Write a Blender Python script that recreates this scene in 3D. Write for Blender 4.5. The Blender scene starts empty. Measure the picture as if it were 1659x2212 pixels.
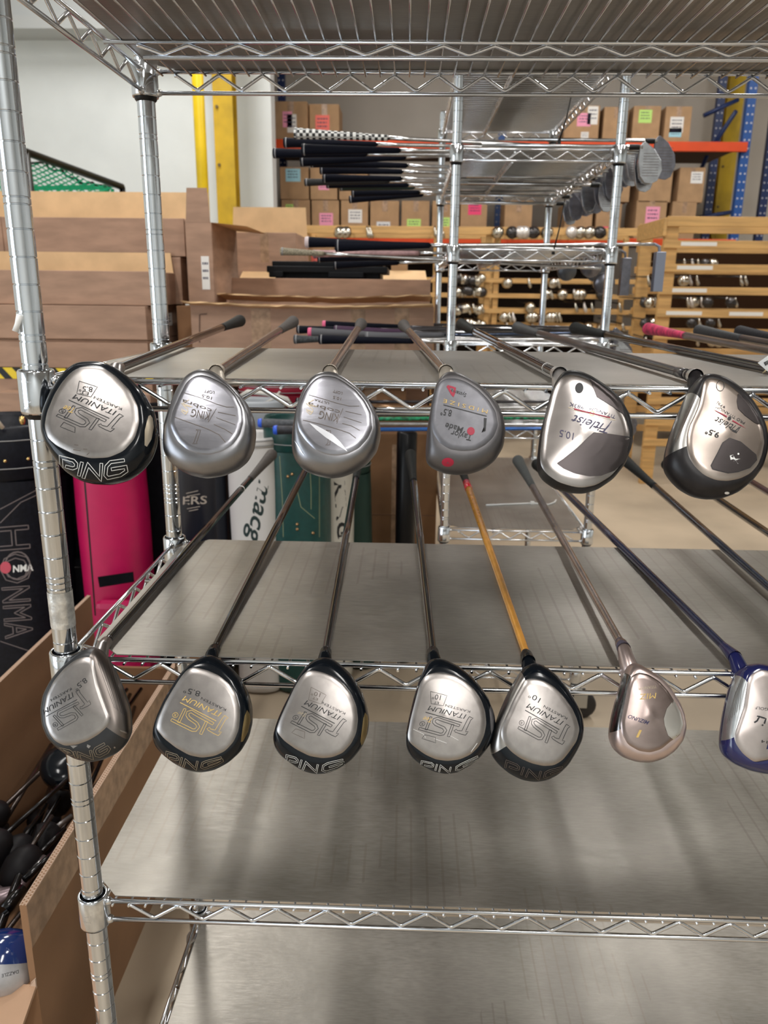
import bpy, bmesh, math, random
from mathutils import Vector, Matrix
from mathutils.bvhtree import BVHTree
random.seed(7)
C = bpy.context.scene.collection
V = Vector
# ------------------------------------------------------------------ camera
W, H, F = 1659.0, 2212.0, 1693.0
CAM = V((.3738, -.7866, .0494))
yaw, pitch, roll = -.0275, .2756, .0113
_f = V((math.sin(yaw)*math.cos(pitch), math.cos(yaw)*math.cos(pitch), -math.sin(pitch)))
_r = V((math.cos(yaw), -math.sin(yaw), 0)); _u = _r.cross(_f)
R_ = math.cos(roll)*_r + math.sin(roll)*_u
U_ = -math.sin(roll)*_r + math.cos(roll)*_u
cd = bpy.data.cameras.new('camera'); cam = bpy.data.objects.new('camera', cd); C.objects.link(cam)
cam.matrix_world = Matrix(((R_.x, U_.x, -_f.x, CAM.x), (R_.y, U_.y, -_f.y, CAM.y), (R_.z, U_.z, -_f.z, CAM.z), (0, 0, 0, 1)))
cd.sensor_fit = 'VERTICAL'; cd.sensor_height = 36.0; cd.lens = 36.0*F/H
cd.clip_start = .02; cd.clip_end = 100
cd.dof.use_dof = True; cd.dof.focus_distance = .84; cd.dof.aperture_fstop = 10.0
bpy.context.scene.camera = cam
# ------------------------------------------------------------------ light and exposure
sc = bpy.context.scene
sc.view_settings.view_transform = 'Standard'
sc.view_settings.look = 'None'
sc.view_settings.gamma = 1
sc.view_settings.use_curve_mapping = False
sc.view_settings.exposure = 0.03
wd = bpy.data.worlds.new('world'); sc.world = wd; wd.use_nodes = True
wd.node_tree.nodes['Background'].inputs[0].default_value = (.95, .93, .9, 1)
wd.node_tree.nodes['Background'].inputs[1].default_value = .5
FLOOR = -1.235
CEIL = 3.4
def area(name, loc, size, power, col=(1, .975, .94), target=None):
    ld = bpy.data.lights.new(name, 'AREA'); ld.shape = 'RECTANGLE'; ld.size, ld.size_y = size
    ld.energy = power; ld.color = col
    o = bpy.data.objects.new(name, ld); C.objects.link(o); o.location = loc
    if target: o.rotation_euler = (V(target)-V(loc)).to_track_quat('-Z', 'Y').to_euler()
    return o
LAMPS = [(-1.0, -1.2, 60), (1.6, -1.6, 60), (-1.0, 1.6, 40), (2.3, 1.9, 40), (-1.2, 4.4, 70), (2.0, 4.8, 60), (4.6, 4.4, 50), (4.8, 0, 40), (1.0, -4.2, 70)]
for i, (lx, ly, p) in enumerate(LAMPS):
    area('ceiling_lamp_light', (lx, ly, CEIL-.2), (.35, 1.5), p)
# cool daylight added for highlights on the chrome, set in an invented, unseen door opening
area('added_cool_daylight', (-4.15, -2.6, .35), (2.6, 2.8), 95, (.80, .90, 1.0), (1, -1.2, 0))
# ------------------------------------------------------------------ pixel -> place helpers
def ray(x, y): return _f + (x-W/2)/F*R_ - (y-H/2)/F*U_
def P(x, y, Y): d = ray(x, y); return CAM + d*((Y-CAM.y)/d.y)
def PZ(x, y, Z): d = ray(x, y); return CAM + d*((Z-CAM.z)/d.z)
def PX(x, y, X): d = ray(x, y); return CAM + d*((X-CAM.x)/d.x)
def zm(ox, oy, s, pts): return [(ox+x/s, oy+y/s) for x, y in pts]
# ------------------------------------------------------------------ materials
MATS = {}
def mat(name, col, rough=.6, metal=0., nscale=0, namt=.0, stretch=(1, 1, 1), bump=0., bscale=None, coat=0., col2=None, emis=None, spec=.5):
    if name in MATS: return MATS[name]
    m = bpy.data.materials.new(name); m.use_nodes = True; nt = m.node_tree; b = nt.nodes['Principled BSDF']
    b.inputs['Base Color'].default_value = (*col, 1); b.inputs['Roughness'].default_value = rough
    b.inputs['Metallic'].default_value = metal; b.inputs['Specular IOR Level'].default_value = spec
    if coat: b.inputs['Coat Weight'].default_value = coat; b.inputs['Coat Roughness'].default_value = .08
    if emis: b.inputs['Emission Color'].default_value = (*col, 1); b.inputs['Emission Strength'].default_value = emis
    if nscale:
        tc = nt.nodes.new('ShaderNodeTexCoord'); mp = nt.nodes.new('ShaderNodeMapping'); mp.inputs['Scale'].default_value = stretch
        nz = nt.nodes.new('ShaderNodeTexNoise'); nz.inputs['Scale'].default_value = nscale; nz.inputs['Detail'].default_value = 6
        nt.links.new(tc.outputs['Object'], mp.inputs[0]); nt.links.new(mp.outputs[0], nz.inputs['Vector'])
        if namt:
            r = nt.nodes.new('ShaderNodeValToRGB')
            c2 = col2 or tuple(c*(1-namt) for c in col); c1 = col if col2 else tuple(min(1, c*(1+namt*.5)) for c in col)
            r.color_ramp.elements[0].position = .35; r.color_ramp.elements[1].position = .65
            r.color_ramp.elements[0].color = (*c2, 1); r.color_ramp.elements[1].color = (*c1, 1)
            nt.links.new(nz.outputs[0], r.inputs[0]); nt.links.new(r.outputs[0], b.inputs['Base Color'])
        if bump:
            bp = nt.nodes.new('ShaderNodeBump'); bp.inputs['Strength'].default_value = bump; bp.inputs['Distance'].default_value = .002
            nt.links.new(nz.outputs[0], bp.inputs['Height']); nt.links.new(bp.outputs[0], b.inputs['Normal'])
    MATS[name] = m; return m
chrome = mat('chrome', (.74, .78, .83), .11, 1., 30, .10, (1, 1, .3))
wirem = mat('zinc_wire', (.74, .76, .79), .2, 1.)
blackp = mat('black_plastic', (.006, .006, .007), .35, spec=.3)
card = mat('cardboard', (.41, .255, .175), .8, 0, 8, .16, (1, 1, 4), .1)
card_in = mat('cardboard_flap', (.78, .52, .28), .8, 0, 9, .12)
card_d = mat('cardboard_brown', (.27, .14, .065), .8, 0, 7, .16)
card_o = mat('cardboard_ochre', (.44, .27, .14), .8, 0, 10, .12)
tapem = mat('packing_tape', (.42, .27, .17), .25, 0, 40, .3, (1, 1, 1), .3)
wood = mat('pine', (.64, .38, .14), .6, 0, 14, .22, (.25, 3, 3), .1)
def liner_mat():
    m = bpy.data.materials.new('shelf_liner_metal'); m.use_nodes = True; nt = m.node_tree; b = nt.nodes['Principled BSDF']
    tc = nt.nodes.new('ShaderNodeTexCoord')
    def noise(scale, st, det=5):
        mp = nt.nodes.new('ShaderNodeMapping'); mp.inputs['Scale'].default_value = st
        nz = nt.nodes.new('ShaderNodeTexNoise'); nz.inputs['Scale'].default_value = scale; nz.inputs['Detail'].default_value = det
        nt.links.new(tc.outputs['Object'], mp.inputs[0]); nt.links.new(mp.outputs[0], nz.inputs['Vector']); return nz
    big = noise(5, (1, 1, 1)); fine = noise(60, (1, 6, 1), 8)
    ramp = nt.nodes.new('ShaderNodeValToRGB'); ramp.color_ramp.elements[0].position = .3; ramp.color_ramp.elements[1].position = .7
    ramp.color_ramp.elements[0].color = (.20, .185, .16, 1); ramp.color_ramp.elements[1].color = (.40, .375, .335, 1)
    mx = nt.nodes.new('ShaderNodeMath'); mx.operation = 'ADD'
    mu = nt.nodes.new('ShaderNodeMath'); mu.operation = 'MULTIPLY'; mu.inputs[1].default_value = .35
    nt.links.new(fine.outputs[0], mu.inputs[0]); nt.links.new(mu.outputs[0], mx.inputs[0])
    m2 = nt.nodes.new('ShaderNodeMath'); m2.operation = 'MULTIPLY'; m2.inputs[1].default_value = .65
    nt.links.new(big.outputs[0], m2.inputs[0]); nt.links.new(m2.outputs[0], mx.inputs[1]); nt.links.new(mx.outputs[0], ramp.inputs[0])
    # thin dark lines at the wire spacing, kept to areas picked by noise
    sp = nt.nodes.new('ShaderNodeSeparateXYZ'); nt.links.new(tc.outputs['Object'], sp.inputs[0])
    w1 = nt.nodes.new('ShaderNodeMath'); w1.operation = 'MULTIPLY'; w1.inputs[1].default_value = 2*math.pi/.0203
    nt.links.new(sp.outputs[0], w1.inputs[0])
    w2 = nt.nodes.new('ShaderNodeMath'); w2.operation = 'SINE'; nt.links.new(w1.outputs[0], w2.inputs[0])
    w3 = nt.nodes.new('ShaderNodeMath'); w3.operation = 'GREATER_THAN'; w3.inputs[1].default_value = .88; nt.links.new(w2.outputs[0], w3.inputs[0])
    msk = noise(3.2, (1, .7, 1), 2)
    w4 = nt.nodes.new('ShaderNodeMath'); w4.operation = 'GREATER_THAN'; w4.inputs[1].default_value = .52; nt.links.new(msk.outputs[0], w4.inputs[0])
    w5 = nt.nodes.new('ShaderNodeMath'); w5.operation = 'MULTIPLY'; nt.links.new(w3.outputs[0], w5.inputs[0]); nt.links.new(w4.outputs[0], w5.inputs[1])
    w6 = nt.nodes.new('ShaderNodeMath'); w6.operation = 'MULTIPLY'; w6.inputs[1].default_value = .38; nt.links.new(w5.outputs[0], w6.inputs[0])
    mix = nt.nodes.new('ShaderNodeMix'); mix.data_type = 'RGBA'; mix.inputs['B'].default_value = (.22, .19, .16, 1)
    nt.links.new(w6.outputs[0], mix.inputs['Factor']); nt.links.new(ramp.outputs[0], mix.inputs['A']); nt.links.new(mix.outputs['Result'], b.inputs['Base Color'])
    b.inputs['Metallic'].default_value = .6; b.inputs['Roughness'].default_value = .36
    rr = nt.nodes.new('ShaderNodeMapRange'); rr.inputs['To Min'].default_value = .27; rr.inputs['To Max'].default_value = .5
    nt.links.new(fine.outputs[0], rr.inputs['Value']); nt.links.new(rr.outputs[0], b.inputs['Roughness'])
    bp = nt.nodes.new('ShaderNodeBump'); bp.inputs['Strength'].default_value = .12; bp.inputs['Distance'].default_value = .001
    nt.links.new(fine.outputs[0], bp.inputs['Height'])
    bp2 = nt.nodes.new('ShaderNodeBump'); bp2.inputs['Strength'].default_value = .25; bp2.inputs['Distance'].default_value = .01
    nt.links.new(big.outputs[0], bp2.inputs['Height']); nt.links.new(bp.outputs[0], bp2.inputs['Normal']); nt.links.new(bp2.outputs[0], b.inputs['Normal'])
    return m
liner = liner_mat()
# ------------------------------------------------------------------ mesh builder
class MB:
    def __init__(s): s.v = []; s.f = []; s.sm = []
    def add(s, vs, fs, smooth=False):
        n = len(s.v); s.v += [V(a) for a in vs]; s.f += [tuple(n+i for i in f) for f in fs]; s.sm += [smooth]*len(fs); return s
    def box(s, a, b, M=None):
        (x0, y0, z0), (x1, y1, z1) = a, b
        vs = [V(p) for p in ((x0, y0, z0), (x1, y0, z0), (x1, y1, z0), (x0, y1, z0), (x0, y0, z1), (x1, y0, z1), (x1, y1, z1), (x0, y1, z1))]
        if M: vs = [M @ p for p in vs]
        return s.add(vs, [(0, 3, 2, 1), (4, 5, 6, 7), (0, 1, 5, 4), (1, 2, 6, 5), (2, 3, 7, 6), (3, 0, 4, 7)])
    def slab(s, quad, n, t):        # a quad of points given thickness t along n
        n = V(n).normalized(); k = len(quad)
        vs = [V(p) for p in quad] + [V(p)+n*t for p in quad]
        fs = [tuple(range(k))[::-1], tuple(range(k, 2*k))] + [(i, (i+1) % k, k+(i+1) % k, k+i) for i in range(k)]
        return s.add(vs, fs)
    def tube(s, pts, r, seg=8, smooth=True, caps=True, closed=False):
        pts = [V(p) for p in pts]; n = len(pts)
        rs = r if isinstance(r, (list, tuple)) else [r]*n
        up = None; vs = []
        for i, p in enumerate(pts):
            if closed: t = pts[(i+1) % n]-pts[i-1]
            else: t = pts[min(i+1, n-1)]-pts[max(i-1, 0)]
            t.normalize()
            if up is None:
                up = V((0, 0, 1)) if abs(t.z) < .9 else V((0, 1, 0))
            a = t.cross(up); 
            if a.length < 1e-6: a = t.orthogonal()
            a.normalize(); b = a.cross(t).normalized(); up = b
            k = 1.0
            if 0 < i < n-1:
                d1 = (pts[i]-pts[i-1]).normalized(); d2 = (pts[i+1]-pts[i]).normalized()
                k = 1/max(.5, math.sqrt(max(0, (1+d1.dot(d2))/2)))
                if abs(k-1) < .02: k = 1
            for j in range(seg):
                an = 2*math.pi*j/seg
                vs.append(p+(a*math.cos(an)+b*math.sin(an))*rs[i])
        fs = []
        m = n if closed else n-1
        for i in range(m):
            for j in range(seg):
                i2 = (i+1) % n
                fs.append((i*seg+j, i*seg+(j+1) % seg, i2*seg+(j+1) % seg, i2*seg+j))
        s.add(vs, fs, smooth)
        if caps and not closed:
            o = len(s.v)-len(vs)
            s.f += [tuple(o+j for j in range(seg))[::-1], tuple(o+(n-1)*seg+j for j in range(seg))]; s.sm += [False, False]
        return s
    def lathe(s, prof, c=(0, 0, 0), seg=24, ax=(0, 0, 1), smooth=True):
        ax = V(ax).normalized(); q = V((0, 0, 1)).rotation_difference(ax); c = V(c)
        vs = []
        for r, z in prof:
            for j in range(seg):
                an = 2*math.pi*j/seg
                vs.append(c+q @ V((r*math.cos(an), r*math.sin(an), z)))
        fs = [(i*seg+j, i*seg+(j+1) % seg, (i+1)*seg+(j+1) % seg, (i+1)*seg+j) for i in range(len(prof)-1) for j in range(seg)]
        return s.add(vs, fs, smooth)
    def build(s, name, m, parent=None, bevel=0):
        me = bpy.data.meshes.new(name); me.from_pydata([tuple(v) for v in s.v], [], s.f)
        me.polygons.foreach_set('use_smooth', s.sm); me.materials.append(m); me.update()
        o = bpy.data.objects.new(name, me); C.objects.link(o)
        if parent:
            o.parent = parent
            if parent.type == 'EMPTY': o.location = -parent.location
        if bevel:
            bv = o.modifiers.new('bevel', 'BEVEL'); bv.width = bevel; bv.segments = 2; bv.limit_method = 'ANGLE'
        return o
def tag(o, label=None, cat=None, group=None, kind=None):
    if label: o['label'] = label
    if cat: o['category'] = cat
    if group: o['group'] = group
    if kind: o['kind'] = kind
    return o
def empty(name, loc, label, cat, group=None):
    o = bpy.data.objects.new(name, None); o.empty_display_size = .05; C.objects.link(o); o.location = V(loc)
    return tag(o, label, cat, group)
def copy_tree(o, parent=None):
    c = o.copy(); C.objects.link(c)
    if parent: c.parent = parent
    for ch in list(o.children): copy_tree(ch, c)
    return c
def bvh(objs):
    vs = []; fs = []
    for o in objs:
        n = len(vs); off = V((0, 0, 0))
        vs += [v.co.copy() for v in o.data.vertices]; fs += [tuple(n+i for i in p.vertices) for p in o.data.polygons]
    return BVHTree.FromPolygons(vs, fs)
def hit(tree, x, y):
    d = ray(x, y).normalized(); loc, nrm, i, ds = tree.ray_cast(CAM, d)
    if loc is None: return None
    if nrm.dot(d) > 0: nrm = -nrm
    return loc, nrm
def ribbon(mb, tree, pts, w, closed=False, step=4.0, lift=.00025):
    """pixel polyline laid on a surface as a flat line w metres wide"""
    q = list(pts)+([pts[0]] if closed else [])
    dense = []
    for a, b in zip(q[:-1], q[1:]):
        n = max(1, int(math.hypot(b[0]-a[0], b[1]-a[1])/step))
        dense += [(a[0]+(b[0]-a[0])*k/n, a[1]+(b[1]-a[1])*k/n) for k in range(n)]
    dense.append(q[-1])
    run = []
    def flush():
        if len(run) > 1:
            vs = []
            for i, (p, n) in enumerate(run):
                t = run[min(i+1, len(run)-1)][0]-run[max(i-1, 0)][0]
                if t.length < 1e-9: t = V((1, 0, 0))
                sd = n.cross(t).normalized()*w/2
                vs += [p+n*lift-sd, p+n*lift+sd]
            mb.add(vs, [(2*i, 2*i+1, 2*i+3, 2*i+2) for i in range(len(run)-1)])
        run.clear()
    for x, y in dense:
        h = hit(tree, x, y)
        if h is None: flush()
        else:
            if run and (run[-1][0]-h[0]).length > .03: flush()
            run.append(h)
    flush()
def outline(path, hw, caps=4):
    """outline (closed pixel loop) of a thick polyline of half width hw"""
    n = len(path); L = []; Rr = []
    for i, p in enumerate(path):
        a = path[max(i-1, 0)]; b = path[min(i+1, n-1)]
        def nrm(u, v): d = math.hypot(v[0]-u[0], v[1]-u[1]) or 1; return (-(v[1]-u[1])/d, (v[0]-u[0])/d)
        if 0 < i < n-1:
            n1 = nrm(a, p); n2 = nrm(p, b); m = (n1[0]+n2[0], n1[1]+n2[1]); l = math.hypot(*m) or 1; m = (m[0]/l, m[1]/l)
            k = min(1.8, 1/max(.3, m[0]*n1[0]+m[1]*n1[1]))
        else: m = nrm(a, b); k = 1
        L.append((p[0]+m[0]*hw*k, p[1]+m[1]*hw*k)); Rr.append((p[0]-m[0]*hw*k, p[1]-m[1]*hw*k))
    return L+Rr[::-1]
def text_mesh(txt, shear=0., bold=0.):
    cu = bpy.data.curves.new('t', 'FONT'); cu.body = txt; cu.size = 1; cu.shear = shear; cu.offset = bold; cu.resolution_u = 3
    o = bpy.data.objects.new('t', cu); C.objects.link(o)
    dg = bpy.context.evaluated_depsgraph_get(); me = bpy.data.meshes.new_from_object(o.evaluated_get(dg))
    vs = [(v.co.x, v.co.y) for v in me.vertices]; fs = [tuple(p.vertices) for p in me.polygons]
    bpy.data.objects.remove(o); bpy.data.curves.remove(cu); bpy.data.meshes.remove(me)
    return vs, fs
def text_on(mb, tree, txt, p0, p1, hpx, shear=0., bold=0., lift=.0003, sag=0.):
    """writing laid on a surface: baseline runs from pixel p0 to p1, capitals hpx pixels tall"""
    vs, fs = text_mesh(txt, shear, bold)
    if not vs: return
    x0 = min(v[0] for v in vs); x1 = max(v[0] for v in vs)
    d = (p1[0]-p0[0], p1[1]-p0[1]); L = math.hypot(*d); d = (d[0]/L, d[1]/L); up = (d[1], -d[0])
    out = []
    for x, y in vs:
        t = (x-x0)/(x1-x0); a = t*L; b = y/.69*hpx + sag*4*t*(1-t)
        h = hit(tree, p0[0]+d[0]*a+up[0]*b, p0[1]+d[1]*a+up[1]*b)
        out.append(h[0]+h[1]*lift if h else None)
    ok = [f for f in fs if all(out[i] is not None for i in f)]
    mb.add([o or V((0, 0, 0)) for o in out], ok)
def text_outline_on(mb, tree, txt, p0, p1, hpx, w, shear=0.):
    """outlined letters: the contour of each letter laid down as a thin line"""
    cu = bpy.data.curves.new('t', 'FONT'); cu.body = txt; cu.size = 1; cu.shear = shear; cu.fill_mode = 'NONE'; cu.resolution_u = 2
    o = bpy.data.objects.new('t', cu); C.objects.link(o)
    dg = bpy.context.evaluated_depsgraph_get(); me = bpy.data.meshes.new_from_object(o.evaluated_get(dg))
    vs = [(v.co.x, v.co.y) for v in me.vertices]; es = [tuple(e.vertices) for e in me.edges]
    bpy.data.objects.remove(o); bpy.data.curves.remove(cu); bpy.data.meshes.remove(me)
    nb = {}
    for a, b in es: nb.setdefault(a, []).append(b); nb.setdefault(b, []).append(a)
    x0 = min(v[0] for v in vs); x1 = max(v[0] for v in vs)
    d = (p1[0]-p0[0], p1[1]-p0[1]); L = math.hypot(*d); d = (d[0]/L, d[1]/L); up = (d[1], -d[0])
    def mp(i): a = (vs[i][0]-x0)/(x1-x0)*L; b = vs[i][1]/.69*hpx; return (p0[0]+d[0]*a+up[0]*b, p0[1]+d[1]*a+up[1]*b)
    seen = set()
    for s in nb:
        if s in seen: continue
        loop = [s]; seen.add(s); cur = s
        while True:
            nx = [k for k in nb[cur] if k not in seen]
            if not nx: break
            cur = nx[0]; seen.add(cur); loop.append(cur)
        if len(loop) > 2: ribbon(mb, tree, [mp(i) for i in loop], w, True)
def patch(mb, tree, poly, lift=.0004, grid=7):
    """a filled pixel polygon laid on a surface"""
    n = len(poly); cx = sum(p[0] for p in poly)/n; cy = sum(p[1] for p in poly)/n
    dense = []
    for i in range(n):
        a = poly[i]; b = poly[(i+1) % n]; k = max(1, int(math.hypot(b[0]-a[0], b[1]-a[1])/6))
        dense += [(a[0]+(b[0]-a[0])*j/k, a[1]+(b[1]-a[1])*j/k) for j in range(k)]
    m = len(dense); vs = []
    for g in range(1, grid+1):
        for x, y in dense:
            h = hit(tree, cx+(x-cx)*g/grid, cy+(y-cy)*g/grid)
            vs.append(h[0]+h[1]*lift if h else None)
    h = hit(tree, cx, cy)
    if h is None: return
    vs.append(h[0]+h[1]*lift)
    fs = [(len(vs)-1, i, (i+1) % m) for i in range(m)]
    fs += [(g*m+i, (g+1)*m+i, (g+1)*m+(i+1) % m, g*m+(i+1) % m) for g in range(grid-1) for i in range(m)]
    fs = [f for f in fs if all(vs[i] is not None for i in f)]
    mb.add([v or V((0, 0, 0)) for v in vs], fs, True)

# ================================================================== THE SETTING
def struct(name, mb, m): return tag(mb.build(name, m), kind='structure')
fl = mat('concrete_floor', (.45, .365, .265), .55, 0, 1.6, .22, (1, 1, 1), .08)
struct('floor', MB().box((-4.2, -6, FLOOR-.1), (8, 8.9, FLOOR)), fl)
wallw = mat('white_wall', (.80, .84, .84), .7, 0, 3, .04)
wallb = mat('beige_wall', (.60, .54, .47), .75, 0, 2, .06)
struct('wall_back', MB().box((-4.2, 8.7, FLOOR), (8, 8.9, CEIL)), wallb)
xw = P(590, 250, 6.3).x
struct('wall_left_back', MB().box((-4.2, 6.2, FLOOR), (xw, 6.4, CEIL)), wallw)
struct('wall_left', MB().box((-4.3, -6, FLOOR), (-4.2, -4.1, CEIL)).box((-4.3, -1.1, FLOOR), (-4.2, 8.9, CEIL)).box((-4.3, -4.1, 1.9), (-4.2, -1.1, CEIL)), wallw)
struct('added_door_1', MB().box((-4.34, -4.2, 1.85), (-4.2, -1.0, 2.0)).box((-4.24, -4.2, FLOOR), (-4.18, -4.1, 1.9)).box((-4.24, -1.1, FLOOR), (-4.18, -1.0, 1.9)), mat('door_frame_grey', (.5, .5, .5), .5))  # unseen door frame, added around the cool light
struct('wall_right', MB().box((8, -6, FLOOR), (8.1, 8.9, CEIL)), wallw)
struct('wall_front', MB().box((-4.3, -6.1, FLOOR), (8.1, -6, CEIL)), wallw)
struct('ceiling', MB().box((-4.3, -6.1, CEIL), (8.1, 8.9, CEIL+.1)), mat('ceiling_grey', (.42, .41, .40), .8))
zb = P(60, 70, 6.0).z
struct('trim_1', MB().box((-4.2, 5.9, zb), (xw-.2, 6.2, zb+.09)).box((-4.2, 5.97, zb+.09), (xw-.2, 6.2, zb+.25)), mat('grey_beam', (.50, .52, .52), .6))
lampw = mat('lamp_housing', (.7, .7, .7), .5)
for i, (lx, ly, p) in enumerate(LAMPS):
    r = empty('ceiling_lamp', (lx, ly, CEIL), 'long white warehouse ceiling lamp', 'ceiling lamp', 'ceiling lamps')
    MB().box((lx-.2, ly-.78, CEIL-.17), (lx+.2, ly+.78, CEIL-.12)).box((lx-.02, ly-.5, CEIL-.12), (lx+.02, ly-.46, CEIL-.001)).box((lx-.02, ly+.46, CEIL-.12), (lx+.02, ly+.5, CEIL-.001)).build('housing', lampw, r)
# yellow pipe and columns
yel = mat('yellow_paint', (.84, .58, .01), .35, 0, 6, .12); yel2 = mat('yellow_column_paint', (.62, .40, .015), .5, 0, 5, .25)
a = P(433, 300, 5.5)
pr = empty('yellow_pipe', (a.x, 5.5, FLOOR), 'bright yellow round pipe standing left of the flat yellow column', 'pipe')
MB().lathe([(.0, FLOOR), (.043, FLOOR), (.043, CEIL), (0, CEIL)], (a.x, 5.5, 0), 20).build('pipe', yel, pr)
MB().lathe([(.05, .3), (.05, .36)], (a.x, 5.5, 0), 20).build('clamp', yel, pr)
def flatcol(px0, px1, Y, label, kind_x=.12):
    x0 = P(px0, 300, Y).x; x1 = P(px1, 300, Y).x
    r = empty('yellow_column', ((x0+x1)/2, Y, FLOOR), label, 'column')
    MB().box((x0, Y, FLOOR), (x1, Y+.012, CEIL)).box((x0, Y+.15, FLOOR), (x1, Y+.162, CEIL)).box(((x0+x1)/2-.006, Y+.012, FLOOR), ((x0+x1)/2+.006, Y+.15, CEIL)).build('beam', yel2, r, .002)
    b = MB()
    for z in (.45, .95, 1.35): b.lathe([(0, -.01), (.012, -.01), (.012, 0)], (x0+.03, Y, z), 6, (0, 1, 0), False)
    b.build('bolts', mat('dark_bolt', (.15, .1, .03), .5), r)
flatcol(463, 505, 5.6, 'flat ochre yellow steel column beside the yellow pipe')
flatcol(1562, 1596, 8.3, 'yellow steel column behind the right blue rack upright')

# ================================================================== WIRE RACKS
G = .0254
def post(x, y, z0, z1, joint, phase_hi, phase_lo, parent):
    r = .0125; gz = []
    k = -80
    while k < 80:
        z = phase_hi+k*G
        if z > joint+.004 and z < z1-.004: gz += [z-.0032, z+.0032] if k % 5 == 0 else [z]
        z = phase_lo+k*G
        if z < joint-.004 and z > z0+.004: gz += [z-.0032, z+.0032] if k % 5 == 0 else [z]
        k += 1
    gz.append(joint); gz.sort()
    mb = MB(); zs = [z0]+gz+[z1]
    for a, b in zip(zs[:-1], zs[1:]):
        mb.lathe([(r-.0008, a), (r-.0008, a+.0004)], (x, y, 0), 28)
        mb.lathe([(r, a+.0012), (r, b-.0008)], (x, y, 0), 28); mb.lathe([(r-.0008, a+.0004), (r, a+.0012)], (x, y, 0), 28); mb.lathe([(r, b-.0008), (r-.0008, b)], (x, y, 0), 28)
    mb.lathe([(0, z0), (r, z0)], (x, y, 0), 28); mb.lathe([(r-.0008, z1), (r*.6, z1+.003), (0, z1+.003)], (x, y, 0), 28)
    return mb.build('post', chrome, parent)
def zig(a, b, zt, zb, pitch):
    a = V(a); b = V(b); L = (b-a).length; d = (b-a)/L; n = int(L/(pitch/2)); pts = []
    s = (L-n*pitch/2)/2
    for i in range(n+1):
        p = a+d*(s+i*pitch/2); z = zb if i % 2 else zt; q = V((p.x, p.y, z))
        dz = (zt-zb)*.16*(1 if i % 2 else -1)
        pts += [q-d*pitch*.07+V((0, 0, dz*.6)), q-d*pitch*.02+V((0,0,0)), q+d*pitch*.02, q+d*pitch*.07+V((0, 0, dz*.6))]
    return pts[1:-1]
def shelf(root, x0, x1, y0, y1, z, along, h=.027, collars=True, wsp=.0203, pitch=.061):
    r = .0029; fr = MB(); g = .017
    fr.tube([(x0+g, y0, z), (x1-g, y0, z)], r); fr.tube([(x0+g, y1, z), (x1-g, y1, z)], r)
    fr.tube([(x0, y0+g, z), (x0, y1-g, z)], r); fr.tube([(x1, y0+g, z), (x1, y1-g, z)], r)
    zb = z-h
    fr.tube([(x0+g, y0, zb), (x1-g, y0, zb)], r); fr.tube([(x0+g, y1, zb), (x1-g, y1, zb)], r)
    fr.tube([(x0, y0+g, zb), (x0, y1-g, zb)], r); fr.tube([(x1, y0+g, zb), (x1, y1-g, zb)], r)
    for (cx, sx) in ((x0, 1), (x1, -1)):
        for (cy, sy) in ((y0, 1), (y1, -1)):
            for zz in (z, zb):
                fr.lathe([(0, -.004), (.0045, -.003), (.0055, 0), (.004, .004), (0, .005)], (cx+sx*.0185, cy, zz), 10, (sx, 0, 0))
                fr.lathe([(0, -.004), (.0045, -.003), (.0055, 0), (.004, .004), (0, .005)], (cx, cy+sy*.0185, zz), 10, (0, sy, 0))
    fr = fr.build('shelf', wirem, root)
    br = MB(); m = .034
    for (a, b) in (((x0+m, y0), (x1-m, y0)), ((x0+m, y1), (x1-m, y1)), ((x0, y0+m), (x0, y1-m)), ((x1, y0+m), (x1, y1-m))):
        br.tube(zig((a[0], a[1], 0), (b[0], b[1], 0), z-r-.0022, zb+r+.0018, pitch), .0024, 6)
    if along == 'Y':   # wires run front to back, long truss in the middle
        ym = y0+(y1-y0)*.62
        br.tube([(x0+.003, ym, z-.006), (x1-.003, ym, z-.006)], .0029); br.tube([(x0+.05, ym, zb+.004), (x1-.05, ym, zb+.004)], .0029)
        br.tube(zig((x0+.04, ym, 0), (x1-.04, ym, 0), z-.010, zb+.008, pitch), .0024, 6)
    else:
        for xm in (x0+(x1-x0)*.36,):
            br.tube([(xm, y0+.003, z-.006), (xm, y1-.003, z-.006)], .0029); br.tube([(xm, y0+.05, zb+.004), (xm, y1-.05, zb+.004)], .0029)
            br.tube(zig((xm, y0+.04, 0), (xm, y1-.04, 0), z-.010, zb+.008, pitch), .0024, 6)
    br.build('zigzag_brace', wirem, fr)
    wd_ = MB()
    zz = z-.0038 if along == 'Y' else z+.001
    if along == 'Y':
        n = int((x1-x0-.03)/wsp); s = (x1-x0-n*wsp)/2
        for i in range(n+1): x = x0+s+i*wsp; wd_.tube([(x, y0-.0042, zz), (x, y1+.0042, zz)], .0015, 6)
    else:
        n = int((y1-y0-.03)/wsp); s = (y1-y0-n*wsp)/2
        for i in range(n+1): y = y0+s+i*wsp; wd_.tube([(x0-.004, y, z+.002), (x1+.004, y, z+.002)], .0015, 5)
    wd_.build('wire_deck', wirem, fr)
    for cx in (x0, x1):
        for cy in (y0, y1):
            MB().lathe([(.0148, z+.010), (.0165, z+.011), (.0180, z+.009), (.0184, z-.030), (.0178, z-.033), (.0150, z-.032), (.0148, z+.010)], (cx, cy, 0), 28).build('collar', chrome, fr)
            MB().lathe([(.0127, z+.004), (.0146, z+.004), (.0152, z-.036), (.0127, z-.0385)], (cx, cy, 0), 24).build('split_sleeve', blackp, fr)
    return fr
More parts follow.
